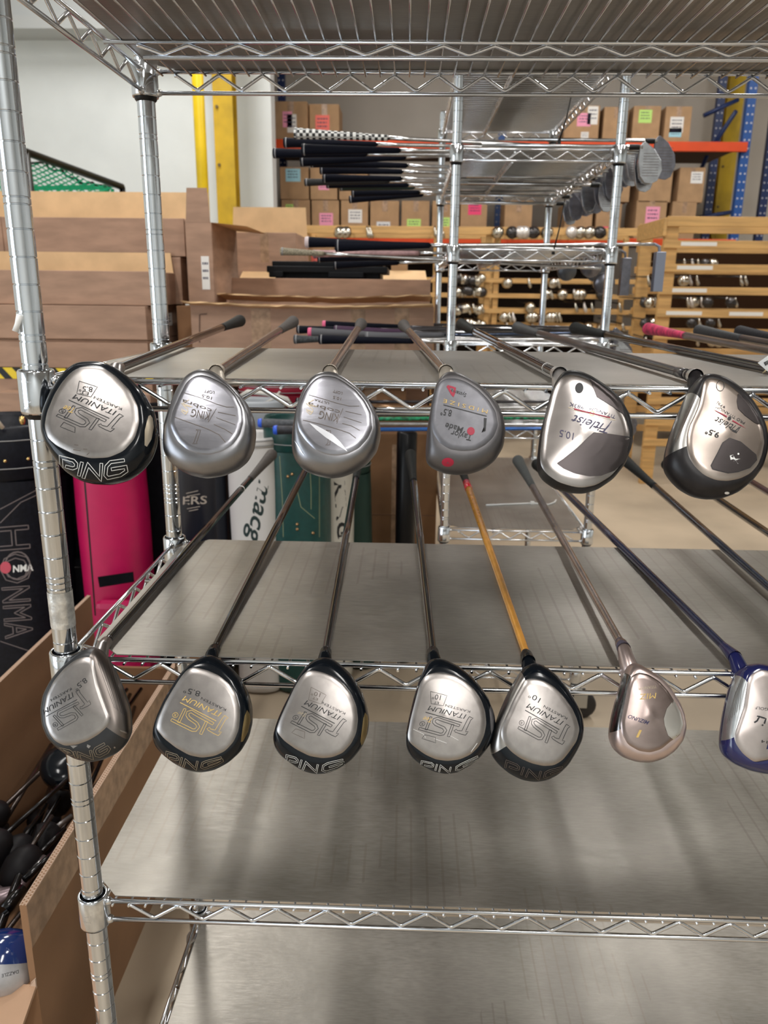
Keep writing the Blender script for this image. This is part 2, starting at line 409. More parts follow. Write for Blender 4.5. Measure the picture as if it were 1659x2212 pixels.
def caster(root, x, y):
    c = MB(); zb = FLOOR; R = .045
    c.lathe([(.0, .118), (.012, .118), (.012, .10), (.026, .098), (.026, .09), (0, .088)], (x, y, zb), 16)
    c.box((x-.002, y-.018, zb+.04), (x+.04, y-.015, zb+.092)).box((x-.002, y+.015, zb+.04), (x+.04, y+.018, zb+.092))
    f = c.build('caster', mat('caster_grey', (.5, .5, .48), .35, .8), root)
    MB().lathe([(.012, -.012), (R-.006, -.013), (R, -.009), (R, .009), (R-.006, .013), (.012, .012)], (x+.026, y, zb+R), 28, (0, 1, 0)).build('wheel', mat('caster_rubber', (.02, .018, .018), .5), f)
def rack(label, x0, x1, y0, y1, zs, ztop, along, joint, ph, pl, wsp=.0203):
    root = empty('wire_shelving_rack', (x0, y0, FLOOR), label, 'shelving rack')
    for x in (x0, x1):
        for y in (y0, y1):
            post(x, y, FLOOR+.117, ztop, joint, ph, pl, root); caster(root, x, y)
    for z in zs: shelf(root, x0, x1, y0, y1, z, along, wsp=wsp)
    return root
ZA, ZB, ZC, ZD, ZT = -.0417, -.3496, -.6762, -1.083, .3385
DD = .418; X1 = 1.49
rack1 = rack('chrome wire shelving rack in the foreground holding the drivers', 0, X1, 0, DD, [ZT, ZA, ZB, ZC, ZD], .40, 'Y', -.264, 0., -.2763)
ZR = [.63, .404, .157, -.092, -.325, -.629, -1.08]
RX0, RX1, RY0, RY1 = .491, .911, 1.43, 2.48
def rack1_shelf(z):
    return min((c for c in rack1.children if c.name.startswith('shelf')), key=lambda c: abs(c.data.vertices[0].co.z-z))
rack2 = rack('narrow chrome wire rack standing end on behind, stacked with irons and putters', RX0, RX1, RY0, RY1, ZR, .70, 'X', -.20, .01, -.21, .0254)
# tape and residue on the front post
tp = MB()
for k in range(9):
    an = math.pi*(1.15+.1*k)
tp.lathe([(.0129, -.268), (.0131, -.27), (.0131, -.308), (.0129, -.31)], (0, 0, 0), 28)
tp.build('tape_wrap', mat('clear_tape', (.75, .76, .75), .3, .6, 120, .3, (1, 1, 1), .5), rack1)
q = P(37, 712, -.013)
MB().tube([P(43, 680, -.012), P(38, 700, -.013), P(33, 716, -.014)], [.0035, .0028, .0032], 8).build('tape_scrap', mat('tape_white', (.85, .86, .85), .4), rack1)
# liners
def sheet(z, label, grp=None, x0=.012, x1=X1-.012, y0=.004, y1=DD+.006, cut=.036, dz=.0031):
    r = empty('shelf_liner', (x0, y0, z+dz), label, 'shelf liner', grp)
    pts = [(x0+cut, y0), (x1-cut, y0), (x1, y0+cut), (x1, y1-cut), (x1-cut, y1), (x0+cut, y1), (x0, y1-cut), (x0, y0+cut)]
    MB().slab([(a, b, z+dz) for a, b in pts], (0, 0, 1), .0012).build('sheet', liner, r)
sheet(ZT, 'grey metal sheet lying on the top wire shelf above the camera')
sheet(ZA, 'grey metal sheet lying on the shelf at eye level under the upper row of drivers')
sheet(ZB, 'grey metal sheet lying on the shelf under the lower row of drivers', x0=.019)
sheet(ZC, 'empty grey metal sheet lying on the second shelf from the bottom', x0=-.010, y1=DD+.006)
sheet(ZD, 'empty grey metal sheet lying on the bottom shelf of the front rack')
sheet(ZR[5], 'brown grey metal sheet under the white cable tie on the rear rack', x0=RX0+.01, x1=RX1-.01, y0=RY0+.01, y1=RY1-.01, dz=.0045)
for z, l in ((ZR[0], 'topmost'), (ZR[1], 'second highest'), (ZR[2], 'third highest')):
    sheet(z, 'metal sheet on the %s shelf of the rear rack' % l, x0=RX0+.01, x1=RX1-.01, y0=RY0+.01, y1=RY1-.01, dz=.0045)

# raised lettering on the collars of the front left post
for sh, rows in ((rack1_shelf(ZA), [('CLASSICS', (42, 825), (68, 828), 3.6), ('HRZ', (52, 869), (68, 871), 4.5), ('CHINA', (46, 884), (64, 883), 3.6)]),
                 (rack1_shelf(ZB), [('CLASSICS', (114, 1430), (137, 1430), 4)]),
                 (rack1_shelf(ZC), [('CLASSICS', (176, 1956), (197, 1957), 3.6), ('HRZ', (183, 1985), (197, 1984), 4), ('China', (180, 1995), (196, 1996), 4)])):
    cols = [c for c in sh.children if c.name.startswith('collar')]
    tb = bvh(cols); m = MB()
    for t, a, b, h in rows: text_on(m, tb, t, a, b, h)
    if m.f: m.build('raised_lettering', mat('letter_highlight', (.9, .92, .95), .25, 1.), sh)

# ================================================================== GOLF CLUBS ON THE FRONT RACK
def resample(loop, c, N):
    """radius of a closed 2-d loop as seen from c, at N angles"""
    out = []; n = len(loop)
    for k in range(N):
        an = 2*math.pi*k/N; dx, dy = math.cos(an), math.sin(an); best = 0
        for i in range(n):
            ax, ay = loop[i][0]-c[0], loop[i][1]-c[1]; bx, by = loop[(i+1) % n][0]-c[0], loop[(i+1) % n][1]-c[1]
            ex, ey = bx-ax, by-ay; den = dx*ey-dy*ex
            if abs(den) < 1e-12: continue
            t = (ax*ey-ay*ex)/den; u = (ax*dy-ay*dx)/den
            if t > 0 and -1e-6 <= u <= 1+1e-6: best = max(best, t)
        out.append(best)
    return out
def smooth(r, n=2, lock=()):
    for _ in range(n): r = [(r[i-1]+2*r[i]+r[(i+1) % len(r)])/4 for i in range(len(r))]
    return r
plate_m = mat('brushed_titanium', (.37, .345, .33), .32, 1., 90, .10, (1, .12, 1), .05)
black_gl = mat('gloss_black_paint', (.004, .006, .009), .16, 0, coat=.12, spec=.25)
gun = mat('cast_steel_satin', (.27, .27, .285), .34, 1., 40, .12)
gun2 = mat('dark_bead_blasted', (.135, .130, .135), .42, .8, 70, .1, bump=.03)
face_m = mat('milled_face', (.40, .38, .36), .32, 1., 60, .1, (1, .2, 1))
ink_k = mat('black_paint_fill', (.012, .012, .014), .5); ink_g = mat('gold_paint_fill', (.62, .42, .13), .45); ink_w = mat('white_paint_fill', (.80, .80, .78), .5)
ink_r = mat('red_paint_fill', (.34, .006, .035), .45); ink_b = mat('blue_black_fill', (.035, .03, .08), .45); ink_e = mat('engraving_shadow', (.11, .085, .07), .5)
ink_s = mat('engraving_light', (.45, .38, .28), .4, .6)
rubber = mat('grip_rubber', (.012, .014, .014), .6, 0, 260, .3, bump=.4, spec=.15)
def shaft_mat(n, c, r=.2, m=.6): return mat('shaft_'+n, c, r, m, 30, .25, coat=.4)
NP = 120
def head(root, S, L, zs, body, plate, face=None, facem=None, depth=.056, tilt=31, dome=.0028, ly=-.060, hose=None):
    """driver head hung over a shelf edge, sole towards the viewer: S outer rim, L sole edge"""
    ct = math.radians(tilt)
    N = V((0, -math.cos(ct), math.sin(ct))); Uu = V((1, 0, 0)); Vv = N.cross(Uu)*-1
    Vv = V((0, math.sin(ct), math.cos(ct)))
    O = V((0, ly, zs-.012))
    def to(pts, w):
        o = []
        for x, y in pts:
            d = ray(x, y); t = ((O+N*w)-CAM).dot(N)/d.dot(N); q = CAM+d*t-O; o.append((q.dot(Uu), q.dot(Vv)))
        return o
    Sw = -.021
    s2 = to(S, Sw); l2 = to(L, -.004); c = (sum(p[0] for p in l2)/len(l2), sum(p[1] for p in l2)/len(l2))
    # polygon centroid
    A = cx = cy = 0
    for i in range(len(l2)):
        x0, y0 = l2[i]; x1, y1 = l2[(i+1) % len(l2)]; k = x0*y1-x1*y0; A += k; cx += (x0+x1)*k; cy += (y0+y1)*k
    c = (cx/(3*A), cy/(3*A))
    rS = smooth(resample(s2, c, NP), 2); rL = smooth(resample(l2, c, NP), 2)
    rL = [min(a, b*1.0) for a, b in zip(rL, rS)]
    def pt(k, r, w):
        an = 2*math.pi*k/NP; return O+Uu*(c[0]+r*math.cos(an))+Vv*(c[1]+r*math.sin(an))+N*w
    rings = []      # (radius list, w, tag)
    pl = []
    for t in (.12, .3, .5, .7, .85, .95, 1.0): pl.append([pt(k, rL[k]*t, -.0005-dome*t*t-(.0012 if t > .97 else 0)) for k in range(NP)])
    ctr = pt(0, 0, 0); ctr = O+Uu*c[0]+Vv*c[1]
    vs = [ctr]+[p for r in pl for p in r]
    fs = [(0, 1+(k+1) % NP, 1+k) for k in range(NP)] + [(1+g*NP+k, 1+g*NP+(k+1) % NP, 1+(g+1)*NP+(k+1) % NP, 1+(g+1)*NP+k) for g in range(len(pl)-1) for k in range(NP)]
    w0 = -.0005-dome-.0012
    sk = []
    for j in range(0, 9):
        a = j/8*math.pi/2
        sk.append([pt(k, rL[k]+(rS[k]-rL[k])*math.sin(a), w0+(Sw-w0)*(1-math.cos(a))) for k in range(NP)])
    for j in range(1, 10):
        a = j/10*math.pi/2
        sk.append([pt(k, rS[k]*math.cos(a)**.75, Sw-(depth+Sw)*math.sin(a)) for k in range(NP)])
    infa = lambda k: face and ((face[0] <= face[1] and face[0] <= k*360/NP < face[1]) or (face[0] > face[1] and (k*360/NP >= face[0] or k*360/NP < face[1])))
    allv = [p for r in sk for p in r]; nb = len(sk); apex = len(allv); allv.append(O+Uu*c[0]+Vv*c[1]+N*(-depth))
    fb = []; ff = []
    for g in range(nb-1):
        for k in range(NP):
            q = (g*NP+k, g*NP+(k+1) % NP, (g+1)*NP+(k+1) % NP, (g+1)*NP+k)
            (ff if infa(k) and g < 8 else fb).append(q)
    fb += [((nb-1)*NP+k, (nb-1)*NP+(k+1) % NP, apex) for k in range(NP)]
    hd = MB().add(allv, fb, True).build('club_head', body, root)
    so = MB().add(vs, fs, True).build('sole_plate', plate, hd)
    parts = [hd, so]
    if ff:
        fo = MB().add(allv, ff, True).build('face_plate', facem or face_m, hd); parts.append(fo)
    return hd, bvh(parts), (O, Uu, Vv, N, c)
def decor(hd, tree, items):
    """items: (material, part name, [('t', txt, p0, p1, h, shear, bold) | ('l', pts, w_mm) | ('c', pts, w_mm) closed | ('p', poly)])"""
    for m, nm, lst in items:
        mb = MB()
        for it in lst:
            if it[0] == 't': text_on(mb, tree, it[1], it[2], it[3], it[4], *(it[5:]))
            elif it[0] == 'l': ribbon(mb, tree, it[1], it[2]*.001)
            elif it[0] == 'c': ribbon(mb, tree, it[1], it[2]*.001, True)
            elif it[0] == 'p': patch(mb, tree, it[1])
        if mb.f: mb.build(nm, m, hd)
def stick(root, hpx, gs, ge, rod, grip, zref, length=1.07, ferr=None, hy=.008, gripr=(.0072, .0138), bands=None, hoz=None, ribs=True, rs=(.0047, .0072), into=None):
    """shaft from the hosel pixel back across the shelf to the grip end pixel, total length L"""
    Hh = P(hpx[0], hpx[1], hy)
    d = ray(*ge); a = d.dot(d); b = 2*d.dot(CAM-Hh); L = length; c = (CAM-Hh).dot(CAM-Hh)-L*L
    t = (-b+math.sqrt(b*b-4*a*c))/(2*a); E = CAM+d*t
    ax = (E-Hh).normalized()
    # start of grip: where the shaft crosses the given pixel column/row
    best = min((((lambda q: abs(q[0]-gs[0])+abs(q[1]-gs[1]))(pix(Hh+ax*(L*k/400)))), k) for k in range(100, 398))[1]
    lg = L*best/400
    if L-lg < .10: lg = L-.24
    sh = MB().tube([Hh+ax*x for x in (0, .02, lg*.5, lg+.01)], [rs[0], rs[0], (rs[0]+rs[1])/2, rs[1]], 14).build('shaft', rod, root)
    gl = L-lg; n = 22; pr = []
    for i in range(n+1):
        u = i/n; r = gripr[0]+(gripr[1]-gripr[0])*u**1.35
        if ribs and 0 < i < n: r += .0002*(1 if i % 2 else -1)
        if i == 0: r = gripr[0]*1.02
        pr.append((r, lg+gl*u))
    pr += [(gripr[1]*.75, L+.003), (0, L+.004)]
    MB().lathe([(0, lg)]+pr, Hh, 16, ax).build('grip', grip, root)
    if ferr:
        MB().lathe([(rs[0]*1.02, ferr[1]), (ferr[2], ferr[0]+.003), (ferr[2], ferr[0])], Hh, 16, ax).build('ferrule', ferr[3], root)
    if bands:
        for z0, z1, bm in bands:
            if z0 < 0: z0, z1 = lg+z0, lg+z1
            rr = rs[0]+(rs[1]-rs[0])*z0/lg+.0004
            MB().lathe([(rr, z0), (rr+.0003, z0+.0003), (rr+.0003, z1-.0003), (rr, z1)], Hh, 14, ax).build('shaft_band', bm, sh)
    if hoz:   # neck of the head reaching down from the shaft
        hm, l0, r0, dirp = hoz
        tgt = dirp
        MB().tube([Hh+ax*l0, Hh, Hh+(tgt-Hh)*.45, tgt], [r0, r0*1.08, r0*1.45, r0*2.1], 16).build('hosel', hm, root)
    return Hh, E, ax
def pix(p):
    d = p-CAM; z = d.dot(_f); return (W/2+F*d.dot(R_)/z, H/2-F*d.dot(U_)/z)
def club(label, S, L, zs, hpx, gs, ge, body, plate, rod, grip=rubber, group='drivers on the upper shelf', neck=None, neckm=None, ferr=None, **kw):
    hk = {k: kw.pop(k) for k in ('face', 'facem', 'depth', 'tilt', 'dome', 'ly') if k in kw}
    base = P(hpx[0], hpx[1], 0)
    root = empty('golf_club', base, label, 'golf club', group)
    hd, tree, fr = head(root, S, L, zs, body, plate, **hk)
    O, Uu, Vv, N, c = fr
    # neck target: inside the head below the hosel
    h3 = P(hpx[0], hpx[1], .008); cen = O+Uu*c[0]+Vv*c[1]-N*.03
    tgt = h3+(cen-h3).normalized()*(neck or .028)
    fe = None
    if ferr: fe = (ferr[0], ferr[1], ferr[2], ferr[3])
    stick(root, hpx, gs, ge, rod, grip, zs, ferr=fe, hoz=(neckm or body, .012, .0066, tgt), **kw)
    return root, hd, tree
# ---- logo traced once, then carried over by three matching points
def affine(src, dst):
    (x0, y0), (x1, y1), (x2, y2) = src; (u0, v0), (u1, v1), (u2, v2) = dst
    det = (x1-x0)*(y2-y0)-(x2-x0)*(y1-y0)
    def f(p):
        a = ((p[0]-x0)*(y2-y0)-(x2-x0)*(p[1]-y0))/det; b = ((x1-x0)*(p[1]-y0)-(p[0]-x0)*(y1-y0))/det
        return (u0+a*(u1-u0)+b*(u2-u0), v0+a*(v1-v0)+b*(v2-v0))
    return f
LSRC = [(592, 1003), (1075, 1262), (1140, 955)]
def logo(dst, ox, oy, s, gold=False, loft=None, et=None, tee=False, badge=True, ph=1.0, lw=.62, karsten=True):
    f0 = affine(LSRC, dst); f = lambda p: (ox+f0(p)[0]/s, oy+f0(p)[1]/s)
    g = lambda l: [f(p) for p in l]
    def hh(p0, p1, h):   # scale of a height under the mapping
        d = math.hypot(p1[0]-p0[0], p1[1]-p0[1]); n = (-(p1[1]-p0[1])/d, (p1[0]-p0[0])/d)
        a = f(p0); b = f((p0[0]+n[0]*h, p0[1]+n[1]*h)); q = f(p1); L = math.hypot(q[0]-a[0], q[1]-a[1])
        return abs((b[0]-a[0])*(q[1]-a[1])-(b[1]-a[1])*(q[0]-a[0]))/L
    circ = [(592+30*math.cos(t*math.pi/8), 1003+30*math.sin(t*math.pi/8)) for t in range(16)]
    T = [(1125, 1020), (1168, 1048), (1140, 1070), (1075, 1215), (1108, 1222), (1075, 1262), (1030, 1240), (960, 1195), (945, 1175), (975, 1160), (985, 1180), (1035, 1195), (1100, 1060)]
    Sp = [(1010, 1120), (800, 990), (765, 965), (728, 975), (722, 1010), (745, 1045), (830, 1110), (850, 1150), (825, 1190), (790, 1190), (552, 1058)]
    a = [('c', g(T), lw), ('l', g([(632, 852), (1040, 1085)]), lw*1.3),
         ('c', g(outline([(937, 1088), (882, 1240)], 14)), lw), ('c', g(outline([(692, 930), (632, 1095)], 13)), lw),
         ('c', g(outline(Sp, 15)), lw), ('c', g(circ), lw*.8)]
    tt = [('t', 'ITANIUM', f((1095, 985)), f((668, 765)), hh((1095, 985), (668, 765), 62), .25)]
    rr = [('t', 'R', f((604, 994)), f((582, 982)), hh((604, 994), (582, 982), 30))]
    kk = [('t', 'KARSTEN', f((1140, 942)), f((862, 792)), hh((1140, 942), (862, 792), 30))] if karsten else []
    if loft: kk.append(('t', loft, f((822, 712)), f((695, 640)), hh((822, 712), (695, 640), 62)))
    m = ink_g if gold else ink_k
    it = [(m, 'engraved_logo', a+tt+rr), (ink_k, 'engraved_name', kk)]
    return it
def pingtext(top, bot, ox, oy, s, m, lw=.5, glyphs='PING'):
    top = zm(ox, oy, s, top); bot = zm(ox, oy, s, bot)
    def along(l, t):
        t = max(0, min(.9999, t))*(len(l)-1); i = int(t); u = t-i
        return (l[i][0]*(1-u)+l[i+1][0]*u, l[i][1]*(1-u)+l[i+1][1]*u)
    def mp(x, y):
        a = along(bot, x); b = along(top, x); return (a[0]+(b[0]-a[0])*y, a[1]+(b[1]-a[1])*y)
    G4 = [('P', 0, .235, [(0, 0), (0, .92), (.8, .92), (1, .75), (1, .5), (.8, .34), (.28, .34)]), ('I', .31, .32, [(0, 0), (0, 1)]),
          ('N', .40, .60, [(0, 0), (0, .95), (1, .05), (1, 1)]), ('G', .70, 1, [(1, .97), (.22, .97), (0, .75), (0, .22), (.22, 0), (.75, 0), (1, .2), (1, .5), (.35, .5)])]
    out = []
    for n, a, b, pth in G4:
        if n not in glyphs: continue
        loop = []
        w = math.hypot(mp(b, 0)[0]-mp(a, 0)[0], mp(b, 0)[1]-mp(a, 0)[1]); 
        px = [mp(a+(b-a)*x, y) for x, y in pth]
        hw = math.hypot(bot[0][0]-top[0][0], bot[0][1]-top[0][1])*.105
        out.append(('c', outline(px, hw), lw))
    return [(m, 'brand_lettering', out)]
U = 'drivers on the upper shelf'; Lw = 'drivers on the lower shelf'
z1 = lambda p: zm(0, 760, 4.608, p)
# ---- upper row
S = z1([(780, 130), (900, 118), (1050, 118), (1170, 175), (1330, 290), (1440, 420), (1530, 580), (1562, 760), (1550, 900), (1500, 1040), (1400, 1170), (1250, 1270), (1080, 1315), (900, 1305), (760, 1265), (650, 1190), (560, 1080), (480, 950), (435, 830), (425, 730), (450, 600), (520, 430), (600, 290), (690, 190)])
L = z1([(790, 150), (900, 142), (1030, 160), (1150, 240), (1290, 380), (1370, 540), (1385, 700), (1340, 860), (1230, 985), (1080, 1050), (900, 1058), (720, 1010), (560, 930), (470, 850), (440, 740), (465, 600), (535, 430), (615, 300), (700, 205)])
r_, hd, tr = club('driver with black body and silver sole, leftmost on the upper shelf by the post', S, L, ZA, (250, 797), (479, 704), (518, 693), black_gl, plate_m, shaft_mat('bronze_steel', (.09, .07, .06), .15, .9), group=U, neckm=plate_m, depth=.06)
it = logo([(620, 590), (1100, 795), (1215, 570)], 0, 760, 4.608)
et = [('c', z1([(790, 292), (970, 350), (905, 450), (765, 415)]), .5), ('t', '8.5°', *z1([(925, 352), (790, 340)]), 11), ('t', 'ET', *z1([(885, 402), (805, 385)]), 7),
      ('c', z1([(635, 700), (748, 752), (745, 805), (600, 745)]), .5)]
bd = z1([(1475, 640), (1440, 780), (1437, 930), (1460, 945), (1505, 870), (1528, 750), (1515, 660), (1495, 630)])
decor(hd, tr, it+[(ink_k, 'loft_mark', et), (ink_g, 'gold_script', [('t', 'Tee', *z1([(745, 560), (640, 530)]), 12, .5)]), (mat('champagne_badge', (.60, .52, .40), .35, .7), 'side_badge', [('p', bd)]), (ink_k, 'badge_lettering', [('t', 'TiSI', *z1([(1470, 880), (1500, 720)]), 8, .2)]),
      (ink_e, 'scuff_marks', [('l', z1([(730, 975), (800, 985)]), .7), ('l', z1([(740, 925), (780, 930)]), .5), ('l', z1([(865, 1025), (890, 1005)]), .5), ('l', z1([(830, 968), (870, 970)]), .4)])] +
      pingtext([(605, 1038), (740, 1075), (880, 1118), (1010, 1110), (1120, 1090), (1238, 1075)], [(618, 1178), (730, 1205), (830, 1258), (1000, 1275), (1090, 1250), (1262, 1215)], 0, 760, 4.608, ink_w, .55))
z2 = lambda p: zm(330, 760, 5.027, p)
S2 = z2([(600, 205), (700, 250), (800, 340), (920, 440), (1030, 570), (1100, 720), (1120, 880), (1100, 1030), (1030, 1170), (920, 1260), (760, 1330), (560, 1362), (400, 1330), (280, 1270), (180, 1190), (120, 1080), (118, 950), (140, 800), (200, 600), (270, 430), (350, 310), (430, 250), (520, 215)])
L2 = z2([(600, 265), (700, 310), (800, 370), (900, 480), (970, 620), (985, 760), (950, 900), (870, 1010), (760, 1080), (620, 1120), (500, 1110), (370, 1060), (270, 970), (215, 870), (185, 790), (220, 640), (290, 480), (360, 340), (440, 270), (520, 250)])
plate_s = mat('worn_steel_sole', (.34, .34, .375), .28, 1., 120, .14, (.2, 1, 1), .08)
dullch = shaft_mat('worn_chrome', (.42, .36, .33), .25, 1.)
gripgrey = mat('dusty_grip', (.06, .052, .048), .8, 0, 200, .3, bump=.4)
fer_st = mat('steel_ferrule', (.62, .56, .48), .45, .85)
r_, hd, tr = club('grey steel driver with gold snake mark, second from the left on the upper shelf', S2, L2, ZA, (468, 803), (603, 716), (633, 695), gun, plate_s, dullch, gripgrey, group=U, dome=.002, neckm=fer_st, ferr=(-.004, .022, .0074, fer_st))
def cobra(z, w):
    return [(ink_e, 'engraved_lines', w), (ink_s, 'snake_mark', [('l', z([(395, 520), (325, 560), (430, 600), (330, 580), (310, 560), (380, 625), (380, 660), (330, 640), (310, 620)]), .8), ('l', z([(385, 640), (350, 680), (310, 640)]), .8), ('l', z([(360, 680), (375, 655), (330, 630)]), .8)])]
decor(hd, tr, cobra(z2, [('l', z2([(340, 445), (520, 500), (700, 570), (800, 600), (882, 600)]), .5), ('l', z2([(708, 655), (900, 695)]), .6), ('l', z2([(690, 715), (898, 793)]), .5), ('l', z2([(665, 788), (780, 840), (865, 893)]), .6),
      ('l', z2([(238, 710), (420, 775), (600, 840), (720, 900), (790, 985)]), .6), ('c', z2([(470, 845), (520, 850), (475, 985), (485, 995), (430, 1000), (445, 985), (490, 860)]), .5), ('l', z2([(692, 615), (600, 765)]), .5),
      ('t', 'LOFT', *z2([(672, 430), (560, 410)]), 6), ('t', '10.5', *z2([(645, 490), (535, 462)]), 6), ('t', 'KING', *z2([(625, 660), (425, 620)]), 17, .1), ('t', 'cobra', *z2([(645, 625), (322, 512)]), 8)]))
z3 = lambda p: zm(600, 760, 5.027, p)
S3 = z3([(510, 240), (620, 250), (720, 300), (850, 390), (960, 500), (1060, 640), (1110, 780), (1120, 920), (1080, 1070), (980, 1200), (840, 1290), (700, 1345), (560, 1362), (400, 1330), (270, 1270), (190, 1180), (155, 1070), (160, 900), (190, 720), (230, 560), (290, 420), (350, 320), (430, 265)])
L3 = z3([(500, 260), (620, 270), (730, 330), (850, 420), (950, 540), (1020, 680), (1030, 830), (980, 940), (880, 1050), (760, 1110), (640, 1130), (520, 1115), (400, 1060), (300, 960), (230, 860), (205, 760), (225, 600), (290, 440), (360, 340), (430, 280)])
r_, hd, tr = club('grey steel driver with a bright diagonal scrape across its engraved 1', S3, L3, ZA, (713, 803), (768, 712), (780, 700), gun, plate_s, dullch, gripgrey, group=U, dome=.002, neckm=fer_st, ferr=(-.004, .022, .0074, fer_st))
decor(hd, tr, cobra(z3, [('l', z3([(338, 468), (520, 520), (650, 560), (780, 590), (885, 590)]), .5), ('l', z3([(735, 645), (910, 685)]), .5), ('l', z3([(718, 708), (910, 772)]), .5), ('l', z3([(700, 778), (800, 805), (892, 855)]), .6),
      ('l', z3([(275, 742), (480, 790), (650, 840), (780, 885), (848, 940)]), .6), ('c', z3([(525, 850), (575, 858), (565, 1010), (520, 1015), (545, 990), (550, 870)]), .5), ('l', z3([(708, 615), (640, 780)]), .5),
      ('t', 'LOFT', *z3([(705, 440), (605, 410)]), 6), ('t', '10.5', *z3([(690, 500), (605, 478)]), 6), ('t', 'KING', *z3([(665, 680), (455, 640)]), 17, .1), ('t', 'cobra', *z3([(680, 640), (330, 545)]), 8), ('t', 'ULTRA', *z3([(560, 548), (400, 508)]), 5)])
      + [(mat('bright_scrape', (.85, .87, .92), .3, .9), 'scrape', [('p', z3([(345, 775), (420, 800), (600, 900), (680, 980), (755, 1080), (640, 1010), (520, 930), (420, 850)])), ('p', z3([(180, 960), (215, 1000), (290, 1130), (240, 1070)]))])])
z4 = lambda p: zm(860, 760, 5.027, p)
S = z4([(470, 270), (540, 235), (640, 245), (750, 300), (870, 370), (980, 470), (1080, 590), (1140, 720), (1165, 880), (1140, 1040), (1060, 1170), (940, 1260), (800, 1310), (660, 1322), (500, 1305), (360, 1245), (300, 1190), (300, 1050), (315, 850), (340, 700), (370, 520), (410, 370)])
L = z4([(520, 290), (640, 290), (750, 330), (870, 410), (980, 520), (1060, 650), (1085, 800), (1040, 920), (950, 1010), (840, 1070), (700, 1080), (560, 1060), (450, 990), (380, 880), (360, 780), (375, 600), (410, 420), (450, 330)])
r_, hd, tr = club('matt charcoal driver with red disc and triangle marks in the middle of the upper shelf', S, L, ZA, (963, 803), (893, 716), (872, 703), gun2, mat('matt_charcoal_sole', (.16, .16, .175), .45, .7, 120, .1), shaft_mat('bright_steel', (.62, .57, .53), .2, 1.), gripgrey, group=U, neckm=fer_st, dome=.0022, ferr=(-.004, .012, .0074, fer_st))
disc = [(790+42*math.cos(t*math.pi/9), 862+44*math.sin(t*math.pi/9)) for t in range(18)]
disc2 = [(540+66*math.cos(t*math.pi/9), 1198+48*math.sin(t*math.pi/9)) for t in range(18)]
decor(hd, tr, [(ink_r, 'red_triangle', [('c', z4([(535, 372), (618, 395), (598, 482)]), 2.2)]), (ink_r, 'red_disc', [('p', z4(disc))]), (ink_r, 'red_disc', [('p', z4(disc2))]),
      (gun2, 'disc_cutout', [('p', z4([(540, 1182), (565, 1215), (512, 1210)])), ('p', z4([(788, 845), (805, 868), (775, 870)]))]),
      (ink_k, 'black_lettering', [('t', 'Systems', *z4([(745, 455), (580, 405)]), 8, .1), ('l', z4([(492, 576), (962, 700)]), .9), ('t', '8.5°', *z4([(588, 635), (470, 612)]), 14, 0, .01), ('p', z4([(930, 718), (962, 722), (950, 860), (905, 876), (930, 840)])),
                                 ('t', 'Taylor', *z4([(805, 905), (580, 850)]), 13, .1, .01), ('t', 'Made', *z4([(712, 822), (520, 770)]), 13, .1, .01)]),
      (ink_g, 'gold_lettering', [('t', 'M I D S I Z E', *z4([(975, 632), (497, 512)]), 8)])])
z5 = lambda p: zm(1110, 760, 5.027, p)
S = z5([(510, 240), (600, 215), (700, 230), (820, 280), (950, 360), (1080, 450), (1170, 560), (1250, 720), (1285, 880), (1270, 1040), (1200, 1230), (1080, 1380), (930, 1480), (780, 1530), (620, 1520), (450, 1470), (320, 1380), (260, 1290), (255, 1180), (275, 980), (300, 830), (340, 680), (380, 520), (430, 370)])
L = z5([(520, 260), (620, 235), (740, 260), (850, 310), (960, 400), (1080, 500), (1160, 600), (1230, 740), (1265, 880), (1245, 1040), (1180, 1200), (1060, 1340), (900, 1440), (740, 1472), (580, 1450), (420, 1380), (320, 1310), (265, 1240), (275, 1130), (290, 980), (312, 830), (350, 680), (392, 520), (440, 380)])
tit = mat('polished_titanium', (.40, .37, .355), .25, 1., 50, .14, (.5, 1, 1), .03); cav = mat('dark_cavity_metal', (.075, .065, .065), .35, .9)
blackch = shaft_mat('black_chrome', (.03, .026, .03), .1, .6)
r_, hd, tr = club('polished driver marked 10.5 with a dark quarter-moon recess and red bar', S, L, ZA, (1207, 808), (1027, 708), (997, 701), mat('black_satin', (.008, .008, .009), .4, spec=.3), tit, blackch, group=U, neckm=mat('neck_steel', (.55, .52, .5), .4, .9), dome=.004, ferr=(-.006, .010, .0078, mat('silver_ferrule', (.7, .7, .7), .3, 1.)), bands=[(.06, .0615, ink_w)])
quarter = [(870, 880), (1000, 885), (1200, 915), (1285, 935), (1270, 1040), (1200, 1190), (1090, 1290), (950, 1345), (820, 1352), (660, 1320), (540, 1270), (470, 1215), (560, 1150), (700, 1040), (800, 940)]
inner = [(890, 965), (1050, 955), (1190, 985), (1170, 1090), (1090, 1190), (950, 1260), (800, 1280), (690, 1265), (600, 1205), (700, 1120), (800, 1030)]
circ = lambda cx, cy, rx, ry, n=18: [(cx+rx*math.cos(t*2*math.pi/n), cy+ry*math.sin(t*2*math.pi/n)) for t in range(n)]
decor(hd, tr, [(cav, 'recess', [('p', z5(quarter)), ('p', z5([(820, 290), (950, 370), (1080, 460), (1170, 570), (1200, 690), (1080, 600), (900, 490), (860, 380)]))]),
      (ink_k, 'recess_line', [('c', z5(inner), .9), ('l', z5([(470, 1215), (560, 1150), (700, 1040), (800, 940), (870, 880), (1280, 930)]), 1.0)])])
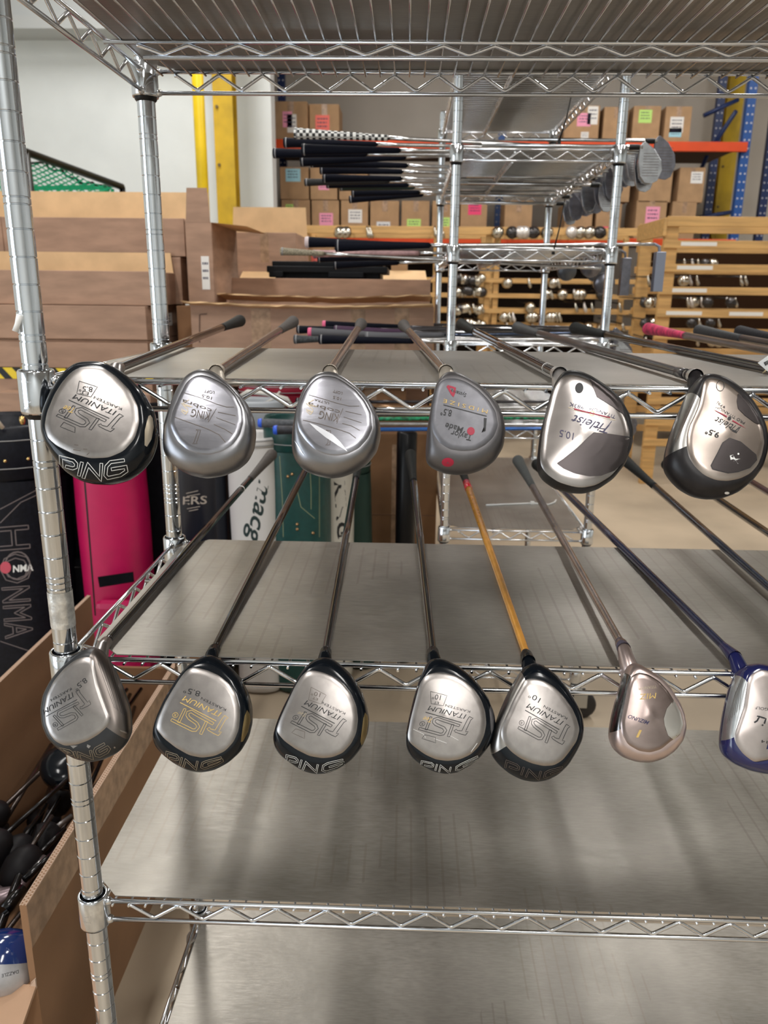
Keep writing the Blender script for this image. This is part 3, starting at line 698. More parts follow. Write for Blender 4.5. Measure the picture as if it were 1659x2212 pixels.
decor(hd, tr, [(ink_k, 'screw', [('p', z5(circ(710, 393, 46, 57)))]), (cav, 'screw_socket', [('c', z5(circ(712, 395, 25, 30)), .8)]),
      (ink_r, 'red_bar', [('p', z5([(655, 612), (1045, 712), (1040, 722), (655, 630)]))]), (ink_s, 'bar_rim', [('c', z5([(590, 603), (650, 612), (1108, 742), (1050, 738), (655, 634)]), .4), ('c', z5(circ(850, 668, 22, 24)), 1.6)]),
      (ink_b, 'engraved_lettering', [('t', 'TITANIUM', *z5([(1108, 695), (830, 592)]), 7), ('t', '983K', *z5([(765, 592), (610, 548)]), 8), ('t', 'Titleist', *z5([(1040, 800), (640, 680)]), 19, .4, .005), ('l', z5([(1060, 755), (1000, 840), (940, 832), (860, 812)]), .8), ('t', '10.5', *z5([(660, 885), (505, 845)]), 15, -.1)])])
z6 = lambda p: zm(1359, 760, 5.53, p)
S = z6([(860, 290), (960, 285), (1080, 310), (1200, 370), (1330, 470), (1450, 600), (1550, 760), (1610, 920), (1635, 1080), (1620, 1240), (1560, 1420), (1450, 1560), (1300, 1680), (1130, 1740), (950, 1755), (780, 1720), (620, 1630), (510, 1520), (440, 1420), (420, 1340), (440, 1180), (490, 990), (560, 800), (630, 640), (700, 480), (780, 360)])
L = z6([(900, 330), (970, 305), (1080, 325), (1200, 390), (1320, 490), (1440, 620), (1540, 780), (1600, 920), (1622, 1080), (1590, 1230), (1540, 1350), (1450, 1450), (1330, 1510), (1180, 1540), (1040, 1530), (900, 1470), (790, 1370), (720, 1260), (690, 1130), (690, 1000), (720, 880), (780, 760), (830, 640), (862, 500)])
tit2 = mat('bronze_tinted_titanium', (.42, .36, .32), .28, 1., 50, .12, (.5, 1, 1), .03)
graph = shaft_mat('graphite_grey', (.06, .055, .06), .3, .5)
r_, hd, tr = club('driver marked 9.5 with its milled face showing, right end of the upper shelf', S, L, ZA, (1500, 813), (1165, 722), (1118, 708), mat('worn_black_paint', (.016, .014, .015), .35, 0, 60, .4, spec=.3), tit2, graph, mat('dark_grey_grip', (.03, .033, .036), .6, 0, 200, .3, bump=.4), group=U, dome=.003,
        face=(118, 200), facem=mat('brushed_face_light', (.55, .54, .52), .28, 1., 70, .14, (1, .15, 1), .05), ferr=(-.004, .020, .0078, mat('silver_ferrule', (.7, .7, .7), .3, 1.)), bands=[(.022, .045, graph)])
decor(hd, tr, [(cav, 'recess', [('p', z6([(1200, 1035), (1330, 1080), (1510, 1230), (1520, 1290), (1440, 1380), (1300, 1430), (1180, 1445), (1000, 1400), (980, 1360), (1060, 1210), (1120, 1090)])), ('p', z6([(1300, 500), (1400, 570), (1520, 720), (1580, 880), (1500, 850), (1380, 760), (1300, 680), (1285, 590)]))]),
      (ink_e, 'face_grooves', [('l', z6([(740-20*k, 510+60*k*.5), (560-20*k+60, 900+60*k*.5)]), .4) for k in range(0)] + [('l', z6([(830-k*28, 480+k*42), (500+24*k*0+ -k*6+ 60+20, 1180-80+k*10-60)]), .35) for k in range(6)])])
decor(hd, tr, [(ink_k, 'recess_line', [('c', z6([(1200, 1035), (1330, 1080), (1510, 1230), (1520, 1290), (1440, 1380), (1300, 1430), (1180, 1445), (1000, 1400), (980, 1360), (1060, 1210), (1120, 1090)]), 1.3), ('c', z6(circ(1088, 408, 46, 62)), .6)]),
      (ink_w, 'white_scuff', [('p', z6([(1200, 1240), (1240, 1230), (1260, 1270), (1325, 1280), (1300, 1340), (1250, 1310), (1210, 1290)])), ('p', z6(circ(1303, 1220, 12, 12, 8))), ('p', z6(circ(1167, 1684, 30, 16, 10)))]),
      (ink_r, 'red_bar', [('p', z6([(1000, 685), (1170, 768), (1165, 785), (1050, 720)])), ('p', z6([(1235, 815), (1400, 918), (1230, 830)]))]),
      (ink_k, 'engraved_lettering', [('p', z6(circ(1197, 797, 22, 22, 12))), ('t', 'PRO TITANIUM', *z6([(1388, 840), (1045, 640)]), 6), ('t', '975J', *z6([(1155, 655), (1055, 598)]), 5), ('t', 'Titleist', *z6([(1320, 905), (1040, 770)]), 14, .4, .005), ('l', z6([(1330, 895), (1290, 955), (1200, 915)]), .6), ('t', '9.5°', *z6([(1085, 970), (925, 910)]), 12, 0, .03)])])
# ---- lower row
S = z1b = zm(0, 1380, 4.608, [(880, 90), (960, 80), (1010, 110), (1080, 200), (1150, 330), (1230, 520), (1290, 700), (1300, 800), (1305, 940), (1250, 1050), (1160, 1140), (1040, 1200), (900, 1230), (760, 1200), (620, 1120), (500, 1000), (440, 860), (425, 700), (450, 560), (520, 420), (620, 300), (720, 210), (800, 140)])
L = zm(0, 1380, 4.608, [(900, 180), (935, 200), (955, 320), (985, 460), (1025, 580), (1075, 720), (1110, 800), (1060, 880), (980, 950), (880, 1010), (760, 1055), (640, 1065), (550, 1020), (490, 950), (450, 850), (437, 700), (462, 560), (532, 420), (632, 300), (730, 220), (820, 180)])
r_, hd, tr = club('driver with its grooved face to the right, leftmost on the lower shelf', S, L, ZB, (222, 1396), (544, 1036), (587, 982), mat('chipped_black_paint', (.015, .016, .018), .4, 0, 40, .3), plate_m, shaft_mat('gloss_black', (.008, .006, .006), .12, .2), mat('brown_grey_grip', (.06, .052, .047), .6, 0, 200, .3, bump=.4), group=Lw, neckm=plate_m, face=(325, 80), facem=mat('dark_face', (.20, .175, .16), .36, 1.), bands=[(.72, .724, ink_w)])
zb1 = lambda p: zm(0, 1380, 4.608, p)
def between(p, q, t): return (p[0]+(q[0]-p[0])*t, p[1]+(q[1]-p[1])*t)
decor(hd, tr, logo([(550, 855), (905, 650), (715, 490)], 0, 1380, 4.608, lw=.5) + [(ink_k, 'loft_mark', [('t', '8.5°', *zb1([(845, 385), (730, 480)]), 11)]),
      (ink_k, 'face_grooves', [('l', zb1([(975+22*k, 240-10*k), (1140+22*k*.75, 690+12*k)]), .35) for k in (0, 1, 2, 4, 5, 6)]),
      (plate_m, 'paint_chips', [('p', zb1([(870, 1050), (905, 1065), (885, 1090), (865, 1075)])), ('p', zb1([(700, 1060), (775, 1062), (730, 1090)])), ('p', zb1(circ(1140, 1080, 9, 9, 7))), ('p', zb1([(1190, 905), (1275, 930), (1260, 945), (1200, 920)]))])] +
      pingtext([(600, 1085), (690, 1110), (780, 1130), (900, 1110), (960, 1085), (1040, 1040)], [(680, 1150), (720, 1170), (800, 1205), (920, 1195), (1010, 1160), (1100, 1110)], 0, 1380, 4.608, ink_s, .35))
def ping_driver(ox, oy, s, S, L, label, hpx, gs, ge, dst, rod, pt, pb, pm, gold=False, face=None, loft=None, extra=(), badge=None, bm=None, **kw):
    z = lambda p: zm(ox, oy, s, p)
    r_, hd, tr = club(label, z(S), z(L), ZB, hpx, gs, ge, black_gl, plate_m, rod, group=Lw, face=face, neckm=black_gl, **kw)
    it = logo(dst, ox, oy, s, gold, loft)
    if badge:
        it.append((bm, 'side_badge', [('p', z(badge))]))
    decor(hd, tr, it+[(m, n, [tuple([x[0]]+([x[1]] if x[0] == 't' else [])+([*z(x[2])] if x[0] == 't' else [z(x[1])])+list(x[3:] if x[0] == 't' else x[2:])) for x in l]) for m, n, l in extra]+pingtext(pt, pb, ox, oy, s, pm, .42))
    return hd
ping_driver(300, 1380, 5.53,
    [(800, 190), (880, 190), (970, 240), (1100, 340), (1220, 470), (1310, 650), (1355, 830), (1355, 1000), (1310, 1180), (1210, 1350), (1070, 1480), (900, 1570), (740, 1600), (600, 1580), (440, 1500), (310, 1400), (210, 1300), (170, 1170), (190, 1050), (230, 920), (300, 760), (380, 620), (480, 460), (580, 340), (670, 260)],
    [(620, 340), (700, 345), (830, 380), (960, 440), (1080, 540), (1160, 660), (1200, 800), (1205, 950), (1190, 1090), (1130, 1230), (1030, 1340), (900, 1400), (750, 1420), (600, 1390), (440, 1300), (300, 1190), (200, 1070), (232, 940), (312, 760), (400, 610), (490, 470), (565, 375)],
    'black driver with gold outlined lettering, second from left on the lower shelf', (458, 1413), (652, 1005), (690, 955), [(437, 910), (950, 1155), (1045, 850)],
    shaft_mat('black_gold', (.016, .010, .006), .12, .4), [(335, 1345), (460, 1385), (560, 1440), (700, 1460), (830, 1460), (985, 1415)], [(330, 1440), (440, 1475), (530, 1535), (680, 1560), (810, 1545), (1000, 1470)], ink_s, True,
    extra=[(ink_k, 'loft_mark', [('t', '8.5°', [(740, 630), (545, 575)], 12)])], badge=[(1290, 850), (1320, 900), (1330, 980), (1300, 1110), (1240, 1225), (1215, 1230), (1235, 1080), (1260, 920)], bm=mat('olive_gold_badge', (.30, .22, .10), .35, .7))
ETB = lambda a: a
ping_driver(560, 1380, 5.53,
    [(710, 225), (790, 215), (880, 240), (1000, 330), (1110, 440), (1220, 610), (1290, 800), (1317, 960), (1300, 1120), (1230, 1290), (1110, 1440), (960, 1550), (800, 1610), (660, 1617), (520, 1580), (380, 1490), (250, 1390), (180, 1290), (165, 1170), (190, 1080), (230, 960), (300, 800), (370, 670), (450, 500), (530, 370), (600, 290)],
    [(560, 385), (640, 375), (760, 400), (880, 450), (1000, 540), (1100, 660), (1160, 800), (1180, 960), (1160, 1120), (1100, 1250), (1000, 1360), (870, 1415), (750, 1425), (600, 1400), (440, 1320), (300, 1220), (205, 1110), (218, 1040), (258, 930), (340, 750), (420, 580), (498, 450)],
    'black driver with boxed 10 and faint lettering, third from left on the lower shelf', (702, 1418), (764, 1035), (777, 985), [(435, 940), (910, 1170), (1030, 895)],
    shaft_mat('black_chrome', (.03, .026, .03), .1, .6), [(330, 1385), (440, 1415), (560, 1470), (700, 1500), (840, 1480), (1000, 1440)], [(320, 1470), (430, 1505), (520, 1565), (680, 1595), (820, 1585), (1010, 1510)], ink_w,
    extra=[(ink_e, 'loft_mark', [('c', [(620, 578), (800, 672), (735, 778), (588, 728)], .4), ('t', '10°', [(735, 650), (630, 620)], 9), ('t', 'ET', [(705, 712), (640, 690)], 5), ('c', [(435, 1075), (545, 1110), (540, 1190), (388, 1120)], .4)]), (ink_s, 'gold_script', [('t', 'Tee', [(565, 890), (465, 865)], 8, .5)])],
    badge=[(1260, 880), (1290, 920), (1300, 1000), (1280, 1150), (1240, 1250), (1215, 1270), (1205, 1220), (1225, 1080), (1240, 950)], bm=mat('olive_gold_badge', (.30, .22, .10), .35, .7))
ping_driver(840, 1380, 5.53,
    [(500, 240), (580, 225), (680, 250), (820, 320), (960, 420), (1090, 560), (1190, 710), (1250, 860), (1275, 1000), (1260, 1150), (1190, 1290), (1080, 1430), (950, 1530), (820, 1600), (680, 1617), (540, 1590), (400, 1520), (280, 1430), (210, 1330), (190, 1220), (200, 1120), (240, 940), (290, 730), (350, 520), (410, 380), (450, 290)],
    [(450, 430), (560, 402), (680, 410), (800, 440), (920, 510), (1020, 600), (1100, 720), (1150, 860), (1165, 1010), (1140, 1150), (1080, 1280), (980, 1380), (850, 1440), (700, 1460), (560, 1440), (430, 1380), (320, 1300), (240, 1230), (222, 1150), (262, 940), (315, 740), (362, 560), (405, 470)],
    'black driver with orange script and a boxed 10 touching the orange-shafted club', (936, 1418), (894, 1041), (887, 982), [(400, 1015), (915, 1150), (975, 870)],
    shaft_mat('gloss_black', (.008, .006, .006), .12, .2), [(395, 1455), (520, 1480), (620, 1510), (740, 1530), (880, 1490), (1060, 1400)], [(385, 1525), (500, 1550), (600, 1590), (720, 1600), (880, 1560), (1070, 1450)], ink_w,
    extra=[(ink_k, 'loft_mark', [('c', [(498, 628), (695, 678), (650, 800), (505, 775)], .45), ('t', '10°', [(625, 675), (525, 655)], 11), ('t', 'ET', [(600, 755), (540, 745)], 5), ('c', [(430, 1145), (555, 1175), (560, 1242), (395, 1190)], .45)]), (ink_g, 'gold_script', [('t', 'Tee', [(520, 950), (415, 925)], 10, .5)]),
           (ink_w, 'scratches', [('l', [(290, 1078), (410, 1135), (440, 1180)], .3), ('l', [(540, 1190), (690, 1245)], .35), ('l', [(720, 1150), (830, 1210)], .3), ('l', [(1055, 1245), (980, 1350)], .5)])],
    badge=[(1205, 800), (1240, 850), (1255, 950), (1245, 1080), (1222, 1140), (1212, 1080), (1205, 950), (1195, 850)], bm=mat('grey_badge', (.14, .14, .15), .35, .7))
orange = mat('orange_shaft', (.85, .38, .045), .22, 0, 30, .15, coat=.6)
ping_driver(1020, 1380, 5.53,
    [(640, 320), (720, 285), (800, 295), (920, 360), (1040, 470), (1150, 610), (1240, 760), (1310, 900), (1330, 1050), (1310, 1200), (1240, 1350), (1150, 1500), (1030, 1620), (900, 1690), (760, 1713), (600, 1690), (440, 1610), (310, 1500), (220, 1380), (208, 1300), (230, 1180), (270, 1030), (330, 860), (400, 700), (480, 540), (560, 410), (600, 360)],
    [(640, 480), (740, 475), (860, 500), (980, 570), (1090, 680), (1190, 820), (1250, 950), (1285, 1080), (1250, 1220), (1160, 1350), (1080, 1450), (980, 1510), (860, 1520), (720, 1490), (580, 1430), (470, 1350), (390, 1260), (345, 1170), (350, 1080), (390, 960), (430, 880), (490, 740), (560, 610), (600, 540)],
    'black driver with a bright orange shaft on the lower shelf', (1141, 1425), (1006, 1042), (990, 992), LSRC, orange,
    [(415, 1450), (540, 1500), (680, 1560), (820, 1580), (940, 1570), (1080, 1530)], [(395, 1540), (520, 1590), (640, 1650), (790, 1680), (920, 1660), (1060, 1600)], ink_e, face=(108, 213), loft='10°', ferr=(-.004, .018, .0075, black_gl),
    bands=[(-.062, -.001, mat('red_shaft_end', (.55, .01, .03), .2, 0, coat=.5))])
z7 = lambda p: zm(1260, 1360, 4.158, p)
S = z7([(400, 320), (460, 290), (560, 350), (680, 420), (770, 520), (850, 640), (900, 760), (915, 880), (890, 990), (820, 1090), (720, 1160), (600, 1195), (480, 1190), (360, 1150), (270, 1070), (235, 980), (240, 900), (260, 780), (290, 660), (320, 560), (350, 450), (380, 370)])
L = z7([(430, 420), (490, 385), (580, 400), (680, 460), (770, 560), (815, 640), (870, 740), (895, 850), (870, 950), (790, 1000), (700, 1075), (600, 1105), (500, 1090), (400, 1030), (345, 930), (335, 840), (355, 740), (380, 620), (402, 500)])
rose = mat('rose_silver', (.62, .50, .47), .33, .85, 40, .1)
rs_ = mat('rose_sole', (.36, .29, .27), .28, 1., 60, .12, (.6, 1, 1))
r_, hd, tr = club('small rose silver driver with a round bright insert, right of the orange-shafted club', S, L, ZB, (1347, 1400), (1150, 1052), (1119, 995), rose, rs_, shaft_mat('rose_steel', (.50, .43, .40), .25, .9), mat('green_grey_grip', (.045, .052, .052), .65, 0, 200, .2, bump=.3), group=Lw, face=(112, 205), facem=mat('dark_scuffed_face', (.25, .25, .25), .25, 1., 120, .5, bump=.3), neck=.045, ferr=(-.002, .018, .0075, mat('mauve_ferrule', (.10, .09, .14), .4)), ribs=False)
decor(hd, tr, [(mat('bright_insert', (.70, .68, .64), .3, 1.), 'sole_insert', [('p', z7([(810, 635), (870, 740), (895, 850), (870, 930), (810, 990), (760, 950), (730, 860), (722, 800), (750, 710)]))]), (ink_e, 'insert_line', [('l', z7([(435, 430), (500, 388), (590, 410), (680, 470), (760, 560), (810, 635), (750, 705), (722, 800), (740, 900), (790, 985)]), .4)])])
decor(hd, tr, [(ink_k, 'insert_lettering', [('t', 'TRI CAMBER', *z7([(795, 910), (832, 712)]), 6, .1), ('t', 'SOLE', *z7([(838, 865), (852, 775)]), 6, .1)]), (ink_b, 'maker_lettering', [('t', 'MIZUNO', *z7([(595, 825), (408, 762)]), 8, .3, .02)]),
      (ink_g, 'gold_lettering', [('t', 'MIZ', *z7([(655, 568), (500, 580)]), 12, .2), ('t', '1', *z7([(525, 905), (480, 900)]), 16, .2, .02)]), (ink_s, 'small_lettering', [('t', 'TITANIUM', *z7([(655, 500), (495, 520)]), 6)])])
S = z7([(1440, 320), (1560, 300), (1700, 330), (1850, 420), (1970, 560), (2050, 740), (2070, 900), (2040, 1060), (1950, 1190), (1800, 1280), (1650, 1300), (1500, 1270), (1360, 1210), (1270, 1140), (1235, 1080), (1240, 960), (1260, 800), (1290, 650), (1330, 500), (1380, 390)])
L = z7([(1510, 400), (1600, 360), (1720, 380), (1850, 470), (1950, 600), (2010, 760), (2020, 900), (1980, 1040), (1850, 1130), (1700, 1170), (1540, 1195), (1440, 1120), (1380, 1040), (1352, 970), (1390, 850), (1440, 700), (1465, 540), (1480, 450)])
navy = mat('navy_gloss', (.012, .015, .085), .15, 0, coat=.5)
r_, hd, tr = club('navy blue driver with a pale sole cut off by the right edge', S, L, ZB, (1588, 1420), (1215, 1060), (1160, 1003), navy, mat('pale_pink_steel', (.50, .45, .43), .34, 1., 50, .12), shaft_mat('navy', (.015, .025, .09), .12, .4), group=Lw, face=(118, 205), facem=mat('pale_face', (.62, .66, .68), .3, .9, 60, .12), ferr=(.0, .030, .0076, navy), neck=.035)
decor(hd, tr, [(ink_k, 'engraved_lettering', [('t', 'GOLF', *z7([(1660, 705), (1545, 690)]), 6), ('l', z7([(1535, 835), (1560, 820), (1580, 785), (1560, 775), (1640, 800), (1625, 845)]), 1.6), ('p', z7(circ(1610, 858, 8, 8, 8))), ('t', '14', *z7([(1655, 1000), (1600, 990)]), 6)]),
      (ink_e, 'face_grooves', [('l', z7([(1440-14*k, 380+k*35), (1400-22*k, 720+k*25)]), .35) for k in range(6)]), (navy, 'blue_star', [('p', z7([(1645, 1075), (1662, 1010), (1690, 1060)])), ('p', z7([(1520, 1195), (1680, 1165), (1700, 1200), (1580, 1215)]))])])
# clubs whose heads hang beyond the right edge of the frame: a plain spare head each
def far_club(label, zs, hpx, gs, ge, rod, grip, group, **kw):
    s0 = (463, 905) if zs == ZA else (463, 905-0)
    dx = hpx[0]-468; dy = hpx[1]-803
    return club(label, [(x+dx, y+dy) for x, y in S2], [(x+dx, y+dy) for x, y in L2], zs, hpx, gs, ge, gun2, gun, rod, grip, group=group, **kw)
far_club('club with a long black shaft and wrapped black grip behind the driver marked 9.5', ZA, (1790, 822), (1310, 722), (1242, 709), shaft_mat('black', (.015, .015, .02), .12, .3), rubber, U)
pinkg = mat('pink_grip', (.52, .03, .10), .6, 0, 70, .5, bump=.3)
rr = far_club('club with a worn pink and black grip at the right of the upper shelf', ZA, (2080, 836), (1480, 726), (1400, 710), shaft_mat('worn_brown', (.17, .13, .10), .3, .8), pinkg, U)
r0 = rr[0]
far_club('club with a dark grey grip just right of the pink grip', ZA, (2330, 860), (1602, 724), (1510, 714), shaft_mat('graphite_grey', (.06, .055, .06), .3, .5), mat('dark_grey_grip', (.03, .033, .036), .6), U, length=1.09)
far_club('rearmost black grip at the right end of the upper shelf', ZA, (2560, 880), (1700, 728), (1598, 716), shaft_mat('black', (.015, .015, .02), .12, .3), mat('black_cord_grip', (.012, .012, .016), .8, 0, 200, .3, bump=.5), U, length=1.09)
far_club('club with a blue streaked steel shaft crossing the right edge above the navy driver', ZB, (1840, 1425), (1415, 1050), (1345, 990), shaft_mat('blue_steel', (.05, .07, .12), .15, .8), rubber, Lw)
far_club('club with a plain black shaft behind the blue streaked one', ZB, (2085, 1440), (1530, 1072), (1440, 1003), shaft_mat('black', (.015, .015, .02), .12, .3), rubber, Lw, length=1.1)
far_club('club with a purple blue shaft at the far right of the lower shelf', ZB, (2330, 1470), (1622, 1042), (1560, 1003), shaft_mat('purple', (.02, .01, .08), .15, .3), mat('dark_green_grip', (.02, .04, .035), .6), Lw, length=1.1)
# caps of the pink grip, tag on the same club
for (gx, gy, k) in ((1408, 711, 0), ):
    pass
e = PZ(1398, 708, -.018)
a = P(1640, 788, .30); b = P(1662, 762, .30); c = P(1690, 800, .30); d_ = P(1660, 824, .30)
tg = empty('price_tag', a, 'white price tag with a black barcode hanging at the right edge of the upper shelf', 'price tag')
t_ = MB().slab([P(1637, 784, .12), P(1664, 765, .12), P(1700, 790, .12), P(1672, 814, .12)], (0, 1, 0), .0006).build('card', mat('tag_white', (.82, .84, .85), .5), tg)
bc = MB()
for k in range(9):
    x = 1650+k*2.6; y = 783-k*1.4+ (k % 2)*0
    bc.slab([P(x, y, .1195), P(x+(1.2 if k % 3 else 1.8), y-1, .1195), P(x+5, y+6, .1195), P(x+3.6, y+7, .1195)], (0, 1, 0), .0003)
bc.build('barcode', ink_k, t_)
MB().tube([P(1655, 800, .12), P(1648, 806, .125), P(1663, 790, .13), P(1680, 770, .14)], .0008, 6).build('elastic', mat('tan_elastic', (.6, .5, .3), .6), tg)

# ================================================================== CLUBS STACKED ACROSS THE REAR RACK
steel_sh = shaft_mat('stepped_steel', (.60, .60, .60), .2, 1.)
ironm = mat('iron_head_chrome', (.50, .51, .54), .22, 1., 60, .2)
irond = mat('iron_head_dark', (.20, .20, .23), .3, .9, 60, .2)
blk_grip = mat('black_navy_grip', (.005, .006, .012), .6, 0, 300, .2, bump=.3, spec=.08)
def check_mat():
    m = bpy.data.materials.new('houndstooth_grip'); m.use_nodes = True; nt = m.node_tree; b = nt.nodes['Principled BSDF']
    tc = nt.nodes.new('ShaderNodeTexCoord'); ck = nt.nodes.new('ShaderNodeTexChecker'); ck.inputs['Scale'].default_value = 120
    ck.inputs['Color1'].default_value = (.75, .75, .72, 1); ck.inputs['Color2'].default_value = (.02, .02, .02, 1)
    nt.links.new(tc.outputs['Object'], ck.inputs['Vector']); nt.links.new(ck.outputs[0], b.inputs['Base Color']); b.inputs['Roughness'].default_value = .6
    return m
hound = check_mat()
def blade(root, o, h=.085, w=.05, m=ironm, grooves=True, face=-1, t=.012, lean=0.):
    """iron head hanging down from the shaft end at o, face turned to the viewer (-Y)"""
    o = V(o); mb = MB(); prof = [(0, .012), (.006, .014), (w*.55, -.004), (w*.92, -h*.35), (w, -h*.62), (w*.82, -h*.92), (w*.55, -h), (w*.22, -h*.97), (.0, -h*.80), (-.008, -h*.4), (-.007, 0)]
    n = len(prof); k = math.tan(lean)
    fr = [V((o.x+x, o.y-t*.3+(-z)*k, o.z+z)) for x, z in prof]; bk = [V((o.x+x*.94, o.y+t*(.5+.5*min(1, -z/h if z < 0 else 0))+(-z)*k, o.z+z*.97)) for x, z in prof]
    mb.add(fr+bk, [tuple(range(n))[::-1], tuple(range(n, 2*n))]+[(i, (i+1) % n, n+(i+1) % n, n+i) for i in range(n)])
    hd = mb.build('club_head', m, root, .0015)
    if grooves:
        g = MB()
        for i in range(9):
            z = -h*.18-i*h*.075; x0 = .004; x1 = w*.80
            g.slab([(o.x+x0, o.y-t*.3-z*k-.0004, o.z+z), (o.x+x1, o.y-t*.3-z*k-.0004, o.z+z), (o.x+x1, o.y-t*.3-z*k-.0004, o.z+z+.0011), (o.x+x0, o.y-t*.3-z*k-.0004, o.z+z+.0011)], (0, -1, 0), .0002)
        g.build('face_grooves', ink_e, hd)
    return hd
def cross_club(label, ge, gs, Y, gm, sm_=None, rg=.0135, rs=.0055, xend=.985, kind='iron', group='clubs stacked across the rear rack', headm=None, cap=None, band=True, zlift=0, hh=None):
    E = P(ge[0], ge[1], Y); S_ = P(gs[0], gs[1], Y); ax = (S_-E).normalized()
    root = empty('golf_club', E, label, 'golf club', group)
    L = (S_-E).length; pr = [(0, -.003), (rg*.8, -.002)]
    for i in range(17): u = i/16; pr.append((rg-(rg-rs*1.35)*u**.8 + (.0002 if i % 2 else 0), L*u))
    g = MB().lathe(pr+[(0, L)], E, 14, ax).build('grip', gm, root)
    if band: MB().lathe([(rg*1.0, .004), (rg*1.03, .0045), (rg*1.03, .007), (rg*1.0, .0075)], E, 14, ax).build('grip_ring', cap or mat('grey_ring', (.25, .25, .26), .5), g)
    if cap: MB().lathe([(0, -.005), (rg*.9, -.004), (rg*1.02, .001), (rg*1.02, .004)], E, 14, ax).build('end_cap', cap, g)
    # steel shaft with steps, to beyond the right posts
    T = (xend-S_.x)/ax.x; pts = []; rr = []
    pts = [S_, S_+ax*T]; n = 10
    pts = [S_+ax*T*i/n for i in range(n+1)]; rr = [rs-(rs-.0045)*i/n for i in range(n+1)]
    MB().tube(pts, rr, 10).build('shaft', sm_ or steel_sh, root)
    e = pts[-1]
    if kind == 'iron': blade(root, e, m=headm or ironm, h=hh or .085)
    elif kind == 'putter':
        MB().tube([e, e+V((.012, 0, -.006)), e+V((.016, 0, -.03))], .0042, 8).box((e.x+.004, e.y-.012, e.z-.125), (e.x+.03, e.y+.016, e.z-.02)).build('club_head', headm or irond, root, .004)
    elif kind == 'mallet':
        MB().lathe([(0, -.012), (.03, -.012), (.034, -.004), (.034, .006), (.028, .012), (0, .012)], (e.x+.014, e.y, e.z-.045), 20, (0, 1, .2)).build('club_head', headm or irond, root)
    return root
ring = mat('grey_ring', (.25, .25, .26), .5)
cross_club('club with a houndstooth checked grip on top of the rear rack stack', (637, 288), (838, 298), 1.50, hound, rg=.0145)
cross_club('black grip directly under the houndstooth grip, on the rear rack', (614, 308), (812, 312), 1.62, blk_grip)
cross_club('black grip reaching furthest left on the rear rack', (591, 331), (790, 333), 1.74, blk_grip, rg=.0145)
cross_club('thick black grip in front of the furthest left one', (653, 323), (862, 325), 1.53, blk_grip, rg=.0148, hh=.10)
cross_club('black grip below the thick one with a worn grey ring', (650, 350), (874, 340), 1.80, blk_grip)
cross_club('black grip over the middle of the rear stack, small grey cap', (672, 352), (878, 358), 1.86, blk_grip, headm=irond)
cross_club('black grip with silver line near the middle of the rear stack', (692, 367), (868, 371), 1.93, blk_grip)
cross_club('black grip just under the silver line grip', (698, 385), (866, 386), 1.98, blk_grip, headm=irond)
cross_club('thin black putter grip standing out left in the lower part of the rear stack', (659, 394), (838, 392), 2.05, mat('flat_black_grip', (.008, .008, .008), .7), rg=.012, headm=irond, hh=.07)
cross_club('black grip above the dark green one on the rear rack', (706, 398), (880, 400), 2.10, blk_grip, headm=irond)
cross_club('dark green tinted grip on the rear rack', (735, 404), (893, 405), 2.18, mat('dark_green_black_grip', (.006, .022, .016), .5))
cross_club('short black grip above the lowest one of the rear stack', (760, 417), (905, 416), 2.26, blk_grip, headm=irond)
cross_club('lowest black grip of the rear stack with a pale ring', (755, 431), (912, 421), 2.36, blk_grip, cap=None, headm=irond)
# extra irons hung at the right side, seen under the sheet
for i, (px, py, Y, hx, m) in enumerate([(1388, 318, 1.47, .09, ironm), (1420, 305, 1.60, .10, irond), (1350, 335, 1.70, .085, ironm), (1290, 385, 1.95, .085, irond), (1262, 400, 2.05, .085, ironm), (1235, 425, 2.22, .08, irond), (1222, 440, 2.33, .075, ironm), (1300, 400, 1.88, .08, ironm)]):
    e = P(px, py, Y); rt = empty('golf_club', e, ['grooved wedge head hanging just right of the rear post', 'dark smooth wedge head furthest right on the rear rack', 'striped iron head half behind the rear post', 'dark iron head under the rear rack sheet', 'bright banded iron head in the rear cluster', 'small dark iron head low in the rear cluster', 'small banded iron head lowest in the rear cluster', 'satin iron head at the right of the rear cluster'][i], 'golf club', 'irons hanging off the right side of the rear rack')
    MB().tube([e+V((-.42, 0, .003)), e+V((-.02, 0, .001)), e], [.005, .0045, .006], 10).build('shaft', steel_sh, rt)
    MB().lathe([(.0066, -.035), (.0072, -.03), (.0072, -.012), (.0066, -.008)], e, 12, (1, 0, 0)).build('ferrule', blackp, rt)
    blade(rt, e, h=hx, w=.056 if i < 3 else .045, m=m)
# middle shelf: putters
pink_wh = mat('pink_white_grip', (.50, .30, .30), .6, 0, 60, .3)
cross_club('wide black putter grip on the middle shelf of the rear rack', (662, 523), (846, 528), 1.62, blk_grip, rg=.0155, kind='putter', cap=mat('cap_pale', (.6, .5, .5), .5))
cross_club('long black putter grip in front on the middle shelf of the rear rack', (726, 531), (928, 530), 1.50, blk_grip, rg=.0165, kind='putter', headm=mat('blue_grey_putter', (.30, .33, .42), .3, .8), xend=1.045)
cross_club('beige checked putter grip on the middle shelf of the rear rack', (607, 543), (700, 548), 1.85, mat('beige_grip', (.30, .26, .18), .7, 0, 300, .6), rg=.0125, kind='mallet', headm=irond)
cross_club('faded pink putter grip on the middle shelf of the rear rack', (676, 548), (905, 547), 1.95, pink_wh, rg=.012, kind='mallet', headm=irond, xend=.96)
cross_club('black putter grip under the beige one', (687, 557), (842, 557), 2.05, blk_grip, rg=.015, kind='mallet', headm=mat('grey_mallet', (.13, .14, .16), .4, .7), xend=1.0)
